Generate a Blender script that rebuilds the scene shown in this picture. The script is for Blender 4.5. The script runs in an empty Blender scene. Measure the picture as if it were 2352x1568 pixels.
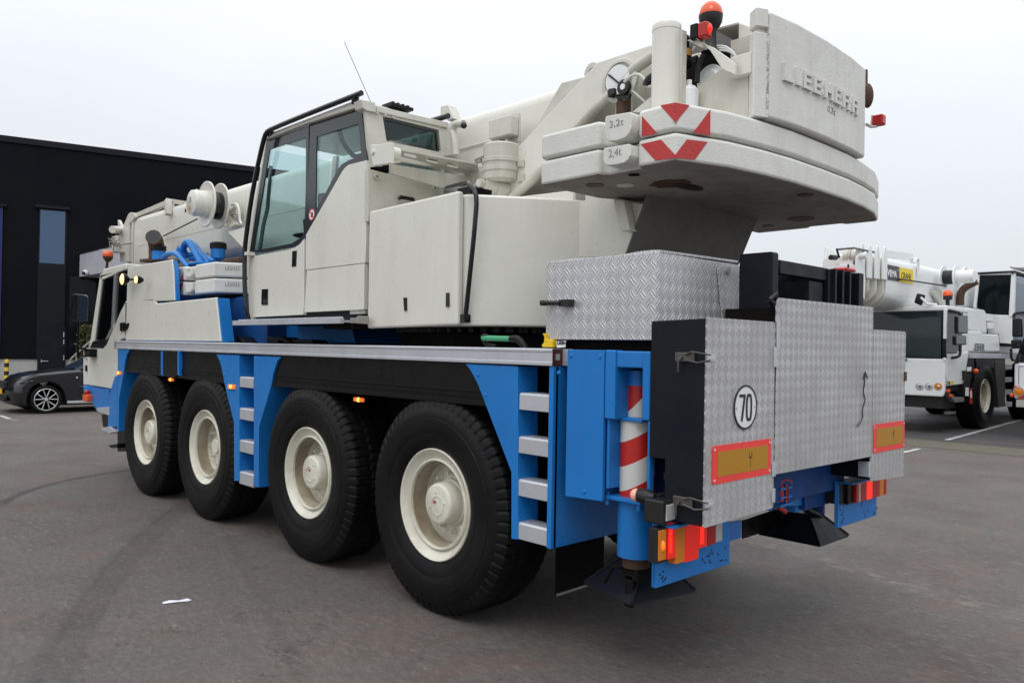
import bpy, bmesh, math, random
from mathutils import Vector, Matrix
random.seed(7)
R=math.radians; pi=math.pi
scene=bpy.context.scene; COL=scene.collection
# ------------------------------------------------------------------ camera
CP=Vector((3.9377,-3.1047,1.6780)); FPX=1823.19
_y,_p,_r=R(43.6598),R(0.4030),R(0.9671)
DV=Vector((-math.cos(_y)*math.cos(_p),math.sin(_y)*math.cos(_p),math.sin(_p)))
_a=DV.cross(Vector((0,0,1))).normalized(); _b=_a.cross(DV)
RV=_a*math.cos(_r)+_b*math.sin(_r); UV=-_a*math.sin(_r)+_b*math.cos(_r)
cam=bpy.data.cameras.new('camera'); co=bpy.data.objects.new('camera',cam); COL.objects.link(co)
cam.sensor_width=36; cam.lens=FPX/2352*36; cam.clip_end=2000; cam.clip_start=.05
m=Matrix.Identity(4)
for i in range(3): m[i][0]=RV[i]; m[i][1]=UV[i]; m[i][2]=-DV[i]; m[i][3]=CP[i]
co.matrix_world=m; scene.camera=co
# survey helper: reads a measured outline point onto a plane of known position
ZM={0:(0,0,1),1:(0,275.6,.25021),2:(0,597.2,.25021),3:(514.5,183.75,.25021),4:(514.5,459.4,.25021),5:(992.25,183.75,.25021),6:(1231.1,0,.25021),7:(1580.25,0,.25021),8:(1231.1,275.6,.35157),9:(1470,551.25,.27368),10:(1249.5,790.1,.25021),11:(1249.5,1084.1,.25021),12:(1653.75,964.7,.25021),13:(1892.6,532.9,.19531),14:(1892.6,716.6,.19531),15:(165.4,753.4,.25021),16:(569.6,826.9,.3322),17:(826.9,872.8,.35147),18:(0,689.1,.19336),19:(349.1,523.7,.13476),20:(1378.1,18.4,.16406),21:(165.4,395.1,.17187),22:(1010.6,735,.15645),23:(2002.9,588,.14844),24:(2002.9,790.1,.14844),25:(964.7,367.5,.11719),26:(514.5,698.25,.15625)}
def ray(n,u,v):
    o=ZM[n]; u=o[0]+u*o[2]; v=o[1]+v*o[2]
    return DV+RV*((u-1176)/FPX)-UV*((v-784)/FPX)
def at(n,u,v,ax,val):
    q=ray(n,u,v); i='xyz'.index(ax); return CP+q*((val-CP[i])/q[i])
def onpl(n,u,v,o,nn):
    q=ray(n,u,v); return CP+q*((Vector(o)-CP).dot(nn)/q.dot(nn))
def XZ(n,pts,y): return [(p.x,p.z) for p in (at(n,a,b,'y',y) for a,b in pts)]
def YZ(n,pts,x): return [(p.y,p.z) for p in (at(n,a,b,'x',x) for a,b in pts)]
def XY(n,pts,z): return [(p.x,p.y) for p in (at(n,a,b,'z',z) for a,b in pts)]
# ------------------------------------------------------------------ materials
def newmat(name):
    m=bpy.data.materials.new(name); m.use_nodes=True; nt=m.node_tree
    return m,nt,nt.nodes['Principled BSDF']
def N(nt,t,**k):
    n=nt.nodes.new(t)
    for a,b in k.items():
        if a.startswith('i_'):
            n.inputs[a[2:].replace('_',' ')].default_value=b
        else: setattr(n,a,b)
    return n
def L(nt,a,b): nt.links.new(a,b)
def mathn(nt,op,a,b=None,c=None,clamp=False):
    n=nt.nodes.new('ShaderNodeMath'); n.operation=op; n.use_clamp=clamp
    for i,v in enumerate((a,b,c)):
        if v is None: continue
        if isinstance(v,(int,float)): n.inputs[i].default_value=v
        else: L(nt,v,n.inputs[i])
    return n.outputs[0]
def ramp(nt,src,a,b,va=0,vb=1):
    n=nt.nodes.new('ShaderNodeMapRange'); n.inputs[1].default_value=a; n.inputs[2].default_value=b
    n.inputs[3].default_value=va; n.inputs[4].default_value=vb; L(nt,src,n.inputs[0]); return n.outputs[0]
def mix(nt,f,a,b):
    n=nt.nodes.new('ShaderNodeMix'); n.data_type='RGBA'
    for s,v in ((0,f),(6,a),(7,b)):
        if isinstance(v,(int,float)): n.inputs[s].default_value=v
        elif isinstance(v,tuple): n.inputs[s].default_value=(*v,1) if len(v)==3 else v
        else: L(nt,v,n.inputs[s])
    return n.outputs[2]
def noise(nt,vec,sc,det=4,rough=.55,sx=None):
    if sx:
        mp=nt.nodes.new('ShaderNodeMapping'); mp.inputs['Scale'].default_value=sx; L(nt,vec,mp.inputs[0]); vec=mp.outputs[0]
    n=nt.nodes.new('ShaderNodeTexNoise'); n.inputs['Scale'].default_value=sc; n.inputs['Detail'].default_value=det; n.inputs['Roughness'].default_value=rough
    L(nt,vec,n.inputs[0]); return n.outputs[0]
def bump(nt,bs,h,st,dist=.01):
    n=nt.nodes.new('ShaderNodeBump'); n.inputs['Strength'].default_value=st; n.inputs['Distance'].default_value=dist
    L(nt,h,n.inputs['Height']); L(nt,n.outputs[0],bs.inputs['Normal'])
def mat(name,col,rough=.45,metal=0,dirt=.25,dcol=None,bmp=0,bsc=60,streak=0,coat=0,spec=.5,speck=0):
    m,nt,bs=newmat(name); tc=N(nt,'ShaderNodeTexCoord').outputs['Object']
    dcol=dcol or tuple(c*.55 for c in col)
    n1=noise(nt,tc,2.3,6,.62); n2=noise(nt,tc,11,5,.6)
    f=mathn(nt,'MULTIPLY',ramp(nt,n1,.42,.75),dirt)
    c=mix(nt,f,col,dcol)
    f2=mathn(nt,'MULTIPLY',ramp(nt,n2,.45,.8),dirt*.6); c=mix(nt,f2,c,dcol)
    if streak:
        ns=noise(nt,tc,5,6,.7,(1,1,.10)); c=mix(nt,mathn(nt,'MULTIPLY',ramp(nt,ns,.5,.72),streak),c,tuple(v*.6 for v in dcol))
    if speck:
        nk=noise(nt,tc,55,3,.7); c=mix(nt,mathn(nt,'MULTIPLY',ramp(nt,nk,.66,.70),speck),c,(.06,.045,.03))
    L(nt,c,bs.inputs['Base Color'])
    L(nt,ramp(nt,n2,.3,.7,max(rough-.08,.03),min(rough+.12,1)),bs.inputs['Roughness'])
    bs.inputs['Metallic'].default_value=metal; bs.inputs['Specular IOR Level'].default_value=spec
    bs.inputs['Coat Weight'].default_value=coat; bs.inputs['Coat Roughness'].default_value=.12
    if bmp: bump(nt,bs,noise(nt,tc,bsc,4,.6),bmp,.01)
    return m
def flat(name,col,rough=.5,metal=0,emit=0,trans=0,alpha=1):
    m,nt,bs=newmat(name); bs.inputs['Base Color'].default_value=(*col,1); bs.inputs['Roughness'].default_value=rough; bs.inputs['Metallic'].default_value=metal
    if emit: bs.inputs['Emission Color'].default_value=(*col,1); bs.inputs['Emission Strength'].default_value=emit
    if trans: bs.inputs['Transmission Weight'].default_value=trans
    return m
M={}
M['cream']=mat('cream_paint',(.71,.70,.635),.32,0,.24,(.52,.51,.43),.03,30,.13,.3)
M['cream2']=mat('weathered_cream_paint',(.61,.60,.54),.42,0,.45,(.34,.31,.22),.05,40,.25,.1,speck=.3)
M['cast']=mat('rough_cast_cream_paint',(.71,.71,.67),.5,0,.4,(.52,.51,.46),.26,95,.18,0,.4,speck=.3)
M['castb']=mat('worn_edge_cast_paint',(.71,.71,.67),.5,0,.4,(.52,.51,.46),.26,95,.18,0,.4,speck=.3)
def _wear(m):
    nt=m.node_tree; bs=nt.nodes['Principled BSDF']; src=bs.inputs['Base Color'].links[0].from_socket
    tc=N(nt,'ShaderNodeTexCoord').outputs['Object']; sp=N(nt,'ShaderNodeSeparateXYZ'); L(nt,tc,sp.inputs[0])
    d=mathn(nt,'ABSOLUTE',mathn(nt,'SUBTRACT',sp.outputs[1],.626)); e=ramp(nt,d,.004,.016,1,0)
    k=mathn(nt,'MULTIPLY',e,ramp(nt,noise(nt,tc,42,5,.75),.44,.54)); L(nt,mix(nt,mathn(nt,'MULTIPLY',k,.75),src,(.16,.10,.085)),bs.inputs['Base Color'])
_wear(M['castb'])
M['castlow']=mat('shaded_rusty_casting',(.30,.28,.255),.6,0,.5,(.13,.09,.065),.4,60,0,0,.2,speck=.6)  # for slab undersides: shade painted into the colour, plus rust smears
M['steeldk']=mat('tarnished_steel',(.13,.125,.12),.45,.6,.5,(.06,.05,.04),.08,50)
M['rim']=mat('cream_rim_paint',(.71,.70,.60),.36,0,.45,(.36,.31,.22),.03,30,.3,.2,speck=.3)
M['blue']=mat('blue_paint',(.013,.185,.55),.34,0,.35,(.014,.12,.38),.04,30,.15,.1,.3)
M['bluedk']=mat('grimy_blue_paint',(.01,.07,.26),.5,0,.6,(.012,.03,.09),.1,30,.2,0,.2)
M['navy']=mat('dark_navy_steel',(.004,.006,.012),.45,0,.5,(.018,.017,.018),.06,40,.2,0,.2)
M['black']=mat('black_plastic',(.004,.004,.0048),.30,0,.4,(.010,.0095,.0095),.05,50,.15,0,.22)
M['gloss']=mat('black_gloss_trim',(.008,.008,.010),.15,0,.2,(.02,.02,.02))
M['dark']=mat('dark_grime_and_shade',(.005,.0045,.0045),.85,0,.5,(.02,.016,.013),.2,20,0,0,.12)
M['alu']=mat('brushed_aluminium',(.60,.62,.66),.42,.55,.35,(.42,.42,.43),.05,60,.1,speck=.4)
M['steel']=mat('bare_steel',(.42,.41,.39),.42,.7,.5,(.2,.17,.13),.08,50)
M['red']=flat('red_paint',(.50,.018,.02),.4)
M['redpaint']=mat('red_marking_paint',(.50,.03,.03),.45,0,.3,(.36,.03,.03),.3,80)
M['white']=mat('white_paint',(.78,.80,.80),.32,0,.15,(.6,.6,.58),.02,30,.05,.3)
M['brown']=mat('rusty_brown_steel',(.10,.05,.03),.6,.3,.6,(.03,.018,.012),.2,30,.3)
M['orange']=flat('orange_lens',(.75,.10,.02),.2)
M['redlens']=flat('red_lens',(.42,.01,.01),.12)
M['amber']=flat('amber_lens',(.65,.20,.01),.12)
M['ambit']=flat('lit_amber_lens',(1,.20,.02),.3,0,.55)
M['amhot']=flat('hot_amber_bulb',(1,.55,.12),.3,0,1.6)
M['redlit']=flat('lit_red_lens',(1,.025,.012),.3,0,.75)
M['lit']=flat('lit_warm_lens',(1,.50,.20),.3,0,2.6)
M['clear']=flat('clear_lens',(.55,.56,.56),.1,.3)
M['signyel']=flat('ochre_reflective',(.44,.21,.010),.35)
M['signred']=flat('fluorescent_red',(.85,.055,.05),.4)
M['yellow']=mat('yellow_paint',(.78,.52,.01),.4,0,.2)
M['green']=mat('green_grip',(.06,.36,.17),.6,0,.3)
M['seat']=flat('dark_seat_cloth',(.03,.035,.04),.8)
M['ink']=flat('black_ink',(.008,.008,.009),.5)
M['inkgrey']=flat('faded_grey_ink',(.30,.30,.28),.6)
M['wht']=flat('white_ink',(.8,.8,.8),.5)
M['paper']=flat('white_paper',(.72,.73,.80),.7)
M['silver']=flat('silver_trim',(.6,.6,.6),.3,.8)
M['amberpipe']=flat('amber_label',(.50,.24,.05),.5)
M['conc']=mat('pale_concrete',(.42,.42,.40),.85,0,.5,(.27,.27,.26),.3,30)
M['fascia']=mat('pale_lilac_fascia',(.50,.50,.56),.6,0,.3,None,0,30,.15)
M['carpaint']=flat('dark_grey_metallic_paint',(.010,.011,.014),.22,.25)
M['carpaint'].node_tree.nodes['Principled BSDF'].inputs['Coat Weight'].default_value=.5
M['carblack']=flat('black_car_trim',(.006,.006,.007),.25)
M['plate']=flat('yellow_number_plate',(.75,.42,.02),.4)
def rubber():
    m,nt,bs=newmat('tyre_rubber'); tc=N(nt,'ShaderNodeTexCoord').outputs['Object']
    n=noise(nt,tc,3,5,.6); n2=noise(nt,tc,40,3,.6)
    L(nt,mix(nt,ramp(nt,n,.4,.7),(.0028,.0028,.0035),(.0085,.0075,.0068)),bs.inputs['Base Color']); bs.inputs['Specular IOR Level'].default_value=.2
    L(nt,ramp(nt,n2,.3,.7,.40,.62),bs.inputs['Roughness']); bump(nt,bs,n2,.12,.005); return m
M['rubber']=rubber()
def glass(name,tint,mixf):
    m=bpy.data.materials.new(name); m.use_nodes=True; nt=m.node_tree; nt.nodes.clear()
    o=N(nt,'ShaderNodeOutputMaterial'); t=N(nt,'ShaderNodeBsdfTransparent'); g=N(nt,'ShaderNodeBsdfGlossy'); x=N(nt,'ShaderNodeMixShader'); fr=N(nt,'ShaderNodeLayerWeight')
    fr.inputs[0].default_value=.5; t.inputs[0].default_value=(*tint,1); g.inputs['Roughness'].default_value=.03; g.inputs[0].default_value=(.9,.95,1,1)
    L(nt,mathn(nt,'ADD',mathn(nt,'MULTIPLY',mathn(nt,'POWER',fr.outputs['Facing'],4),.6),mixf+.02),x.inputs[0]); L(nt,t.outputs[0],x.inputs[1]); L(nt,g.outputs[0],x.inputs[2]); L(nt,x.outputs[0],o.inputs[0]); return m
M['glass']=glass('tinted_green_glass',(.84,.925,.925),.015)
M['glassdk']=glass('dark_tinted_glass',(.30,.38,.38),.02)
M['frit']=flat('grey_glass_border',(.030,.036,.042),.14)
M['winblue']=flat('coated_window_glass',(.075,.12,.19),.08,.75)
M['windark']=flat('dark_window_glass',(.006,.009,.011),.06,0); M['windark'].node_tree.nodes['Principled BSDF'].inputs['Specular IOR Level'].default_value=.15
M['redglow']=flat('glowing_red_lens',(.85,.02,.012),.12,0,.22)
def tread(name,px,pz,ph,five):
    m,nt,bs=newmat(name); tc=N(nt,'ShaderNodeTexCoord').outputs['Object']
    sp=N(nt,'ShaderNodeSeparateXYZ'); L(nt,tc,sp.inputs[0])
    a=mathn(nt,'ADD',sp.outputs[0],sp.outputs[1]); b=sp.outputs[2]
    u=mathn(nt,'MULTIPLY',a,1/px); v=mathn(nt,'ADD',mathn(nt,'MULTIPLY',b,1/pz),ph)
    p=mathn(nt,'ADD',u,v); r=mathn(nt,'SUBTRACT',u,v)
    par=mathn(nt,'FLOORED_MODULO',mathn(nt,'ADD',mathn(nt,'FLOOR',p),mathn(nt,'FLOOR',r)),2)
    fp=mathn(nt,'FRACT',p); fr=mathn(nt,'FRACT',r)
    def bars(s,t,n,e):
        h=mathn(nt,'SINE',mathn(nt,'MULTIPLY',s,pi*n)); h=mathn(nt,'ABSOLUTE',h)
        if not five:   # two bars in the cell's centre only
            q_=mathn(nt,'ABSOLUTE',mathn(nt,'SUBTRACT',mathn(nt,'ABSOLUTE',mathn(nt,'SUBTRACT',s,.5)),.17)); h=ramp(nt,q_,.035,.10,1,0)
        mk=mathn(nt,'LESS_THAN',mathn(nt,'ABSOLUTE',mathn(nt,'SUBTRACT',t,.5)),e)
        return mathn(nt,'MULTIPLY',h,mk)
    n=5 if five else 4; e=.46 if five else .40
    h0=bars(fp,fr,n,e); h1=bars(fr,fp,n,e)
    mx=N(nt,'ShaderNodeMix'); L(nt,par,mx.inputs[0]); L(nt,h0,mx.inputs[2]); L(nt,h1,mx.inputs[3]); h=mx.outputs[0]
    nz=noise(nt,tc,3,5,.6); n2=noise(nt,tc,30,4,.6)
    c=mix(nt,ramp(nt,nz,.35,.75),(.80,.80,.82),(.55,.54,.54))
    c=mix(nt,mathn(nt,'MULTIPLY',ramp(nt,n2,.66,.76),.5),c,(.12,.10,.09))
    # one family of bars is painted darker, in place of its differing reflection
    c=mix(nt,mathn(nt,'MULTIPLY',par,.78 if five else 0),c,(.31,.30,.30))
    if not five: c=mix(nt,mathn(nt,'MULTIPLY',mathn(nt,'SUBTRACT',1,h),.55),mix(nt,.35,c,(.9,.9,.92)),(.36,.36,.37))
    L(nt,c,bs.inputs['Base Color']); bs.inputs['Metallic'].default_value=.55
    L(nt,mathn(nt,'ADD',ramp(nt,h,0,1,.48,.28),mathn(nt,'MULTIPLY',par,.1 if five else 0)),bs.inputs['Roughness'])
    bump(nt,bs,h,1.0,.007 if not five else .004); return m
M['tread5']=tread('five_bar_tread_plate',.057,.056,.1,True)
M['tread2']=tread('two_bar_tread_plate',.063,.072,0,False)
def stripes(name,ax,ay,sl,per,ph):
    m,nt,bs=newmat(name); tc=N(nt,'ShaderNodeTexCoord').outputs['Object']; sp=N(nt,'ShaderNodeSeparateXYZ'); L(nt,tc,sp.inputs[0])
    s=mathn(nt,'ADD',mathn(nt,'MULTIPLY',sp.outputs[0],ax*sl),mathn(nt,'MULTIPLY',sp.outputs[1],ay*sl))
    f=mathn(nt,'FRACT',mathn(nt,'ADD',mathn(nt,'MULTIPLY',mathn(nt,'SUBTRACT',sp.outputs[2],s),1/per),ph))
    k=mathn(nt,'GREATER_THAN',f,.5); nz=noise(nt,tc,14,4)
    c=mix(nt,k,(.62,.62,.58),(.48,.018,.012)); c=mix(nt,mathn(nt,'MULTIPLY',ramp(nt,nz,.6,.75),.3),c,(.2,.15,.12))
    L(nt,c,bs.inputs['Base Color']); bs.inputs['Roughness'].default_value=.35; return m
M['stripe']=stripes('red_white_hazard_stripes',.69,.72,.75,.275,.30)
def facade():
    m,nt,bs=newmat('dark_blue_metal_cladding'); tc=N(nt,'ShaderNodeTexCoord').outputs['Object']; sp=N(nt,'ShaderNodeSeparateXYZ'); L(nt,tc,sp.inputs[0])
    s=mathn(nt,'FRACT',mathn(nt,'MULTIPLY',sp.outputs[0],1/1.0)); seam=mathn(nt,'LESS_THAN',s,.018)
    rib=mathn(nt,'SINE',mathn(nt,'MULTIPLY',sp.outputs[0],2*pi/.1))
    nz=noise(nt,tc,.5,4); c=mix(nt,ramp(nt,nz,.35,.7),(.004,.005,.008),(.007,.008,.011)); c=mix(nt,mathn(nt,'MULTIPLY',seam,.5),c,(.004,.005,.008))
    L(nt,c,bs.inputs['Base Color']); bs.inputs['Roughness'].default_value=.5; bs.inputs['Specular IOR Level'].default_value=.07
    h=mathn(nt,'SUBTRACT',mathn(nt,'MULTIPLY',rib,.12),seam); bump(nt,bs,h,.3,.01); return m
M['facade']=facade()
def circ3(a,b,c):
    ax,ay,bx,by,cx,cy=*a,*b,*c; d=2*(ax*(by-cy)+bx*(cy-ay)+cx*(ay-by))
    ux=((ax*ax+ay*ay)*(by-cy)+(bx*bx+by*by)*(cy-ay)+(cx*cx+cy*cy)*(ay-by))/d
    uy=((ax*ax+ay*ay)*(cx-bx)+(bx*bx+by*by)*(ax-cx)+(cx*cx+cy*cy)*(bx-ax))/d
    return ux,uy,math.hypot(ax-ux,ay-uy)
def asphalt(name,base,marks=True):
    m,nt,bs=newmat(name); tc=N(nt,'ShaderNodeTexCoord').outputs['Object']; sp=N(nt,'ShaderNodeSeparateXYZ'); L(nt,tc,sp.inputs[0])
    X,Y=sp.outputs[0],sp.outputs[1]
    b=base; g=noise(nt,tc,420,3,.8); g2=noise(nt,tc,38,6,.8); l1=noise(nt,tc,.9,6,.6); l2=noise(nt,tc,.33,4,.6); l3=noise(nt,tc,4,5,.65)
    g3=noise(nt,tc,150,3,.8); c=mix(nt,ramp(nt,g,.32,.70),tuple(v*.55 for v in b),tuple(v*1.5 for v in b)); c=mix(nt,mathn(nt,'MULTIPLY',ramp(nt,g3,.5,.62),.75),c,tuple(v*.42 for v in b)); c=mix(nt,mathn(nt,'MULTIPLY',ramp(nt,g3,.42,.32),.55),c,tuple(v*2.0 for v in b))
    c=mix(nt,mathn(nt,'MULTIPLY',ramp(nt,g2,.48,.58),.65),c,tuple(v*.5 for v in b))
    c=mix(nt,mathn(nt,'MULTIPLY',ramp(nt,l1,.45,.62),.6),c,(b[0]*.74,b[1]*.66,b[2]*.64))
    c=mix(nt,mathn(nt,'MULTIPLY',ramp(nt,l2,.48,.66),.45),c,(b[0]*1.35,b[1]*1.22,b[2]*1.15))
    c=mix(nt,mathn(nt,'MULTIPLY',ramp(nt,l3,.55,.78),.35),c,(b[0]*.62,b[1]*.6,b[2]*.6))
    g5=noise(nt,tc,22,8,.85,(.6,1.2,1)); c=mix(nt,mathn(nt,'MULTIPLY',ramp(nt,g5,.50,.42),.4),c,tuple(v*1.75 for v in b)); g6=noise(nt,tc,7,8,.8); c=mix(nt,mathn(nt,'MULTIPLY',ramp(nt,g6,.54,.64),.5),c,tuple(v*.5 for v in b))
    ck=N(nt,'ShaderNodeTexVoronoi',i_Scale=.9,feature='DISTANCE_TO_EDGE'); wp=N(nt,'ShaderNodeVectorMath',operation='ADD'); wn=N(nt,'ShaderNodeTexNoise',i_Scale=3.0,i_Detail=6.0); L(nt,tc,wn.inputs[0]); L(nt,tc,wp.inputs[0]); L(nt,wn.outputs[1],wp.inputs[1]); L(nt,wp.outputs[0],ck.inputs[0]); c=mix(nt,mathn(nt,'MULTIPLY',mathn(nt,'MULTIPLY',mathn(nt,'LESS_THAN',ck.outputs['Distance'],.004),ramp(nt,l2,.5,.56)),.6),c,(.03,.027,.025))
    st=N(nt,'ShaderNodeTexVoronoi',i_Scale=30.0); L(nt,tc,st.inputs[0])
    spk=mathn(nt,'MULTIPLY',mathn(nt,'LESS_THAN',st.outputs['Distance'],.14),ramp(nt,g2,.5,.6)); c=mix(nt,mathn(nt,'MULTIPLY',spk,.6),c,(.42,.40,.36))
    dk=N(nt,'ShaderNodeTexVoronoi',i_Scale=9.0); L(nt,tc,dk.inputs[0])
    c=mix(nt,mathn(nt,'MULTIPLY',mathn(nt,'MULTIPLY',mathn(nt,'LESS_THAN',dk.outputs['Distance'],.10),ramp(nt,l3,.5,.6)),.7),c,(.02,.018,.016))
    if marks:
        # pale and rusty scuffs: long in x
        s1=noise(nt,tc,9,7,.8,(.45,2.2,1)); s2=noise(nt,tc,.8,3,.5); s3=noise(nt,tc,60,3,.7)
        sc=mathn(nt,'MULTIPLY',mathn(nt,'MULTIPLY',ramp(nt,s1,.56,.64),ramp(nt,s2,.46,.56)),ramp(nt,s3,.42,.6))
        c=mix(nt,mathn(nt,'MULTIPLY',sc,.75),c,(.36,.33,.30))
        s4=noise(nt,tc,1.7,5,.7,(1,.7,1)); sc=mathn(nt,'MULTIPLY',ramp(nt,s4,.54,.66),ramp(nt,s3,.38,.6,.3,1)); c=mix(nt,mathn(nt,'MULTIPLY',sc,.42),c,(.19,.105,.075))
        def band(v,lo,hi,sharp=.03):
            return mathn(nt,'MULTIPLY',ramp(nt,v,lo,lo+sharp),ramp(nt,v,hi-sharp*3,hi,1,0))
        brk=ramp(nt,noise(nt,tc,2.2,4,.6),.30,.55,.55,1); fine=ramp(nt,noise(nt,tc,26,4,.7),.25,.7,.45,1)
        for pts,w,st_ in ((((120,1530),(250,1320),(425,1160)),.30,.36),(((105,1530),(232,1320),(408,1160)),.055,.85),(((165,1530),(300,1320),(470,1170)),.05,.4),(((0,1158),(130,1108),(290,1080)),.16,.95),(((700,1560),(640,1440),(560,1290)),.14,.18)):
            a,bb,cc=[at(0,u,v,'z',0) for u,v in pts]; cx,cy,rr=circ3((a.x,a.y),(bb.x,bb.y),(cc.x,cc.y))
            dx=mathn(nt,'SUBTRACT',X,cx); dy=mathn(nt,'SUBTRACT',Y,cy)
            dd=mathn(nt,'SUBTRACT',mathn(nt,'SQRT',mathn(nt,'ADD',mathn(nt,'MULTIPLY',dx,dx),mathn(nt,'MULTIPLY',dy,dy))),rr)
            f=mathn(nt,'MULTIPLY',mathn(nt,'MULTIPLY',band(dd,-w/2,w/2),brk),mathn(nt,'MULTIPLY',fine,st_))
            if w==.16: f=mathn(nt,'MULTIPLY',f,ramp(nt,X,-5.25,-5.6))
            c=mix(nt,f,c,(.022,.022,.025))
        # worn chevron line of rust and lime to the rear of the crane
        yy=mathn(nt,'SUBTRACT',Y,mathn(nt,'MULTIPLY',X,-.25)); 
        ln=mathn(nt,'MULTIPLY',band(yy,3.25,3.75,.12),ramp(nt,noise(nt,tc,7,5,.8,(1,2.5,1)),.50,.66)); c=mix(nt,mathn(nt,'MULTIPLY',ln,.6),c,(.40,.33,.27))
    L(nt,c,bs.inputs['Base Color'])
    L(nt,ramp(nt,l1,.35,.7,.62,.88),bs.inputs['Roughness']); bs.inputs['Specular IOR Level'].default_value=.35
    h=mathn(nt,'ADD',g,mathn(nt,'MULTIPLY',g2,1.0)); bump(nt,bs,h,.55,.006); return m
M['asphalt']=asphalt('worn_asphalt',(.124,.113,.106))
M['asphalt2']=asphalt('darker_asphalt',(.080,.077,.079),False)
def cobble():
    m,nt,bs=newmat('mossy_block_paving'); tc=N(nt,'ShaderNodeTexCoord').outputs['Object']
    br=N(nt,'ShaderNodeTexBrick'); L(nt,tc,br.inputs[0]); br.inputs['Scale'].default_value=5; br.inputs['Color1'].default_value=(.17,.15,.12,1); br.inputs['Color2'].default_value=(.13,.115,.10,1); br.inputs['Mortar'].default_value=(.05,.05,.03,1); br.inputs['Mortar Size'].default_value=.03
    nz=noise(nt,tc,2.2,6,.75); c=mix(nt,ramp(nt,nz,.52,.66),br.outputs[0],(.10,.12,.025))
    L(nt,c,bs.inputs['Base Color']); bs.inputs['Roughness'].default_value=.9; bump(nt,bs,br.outputs[1],-.6,.01); return m
M['cobble']=cobble()
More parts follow.
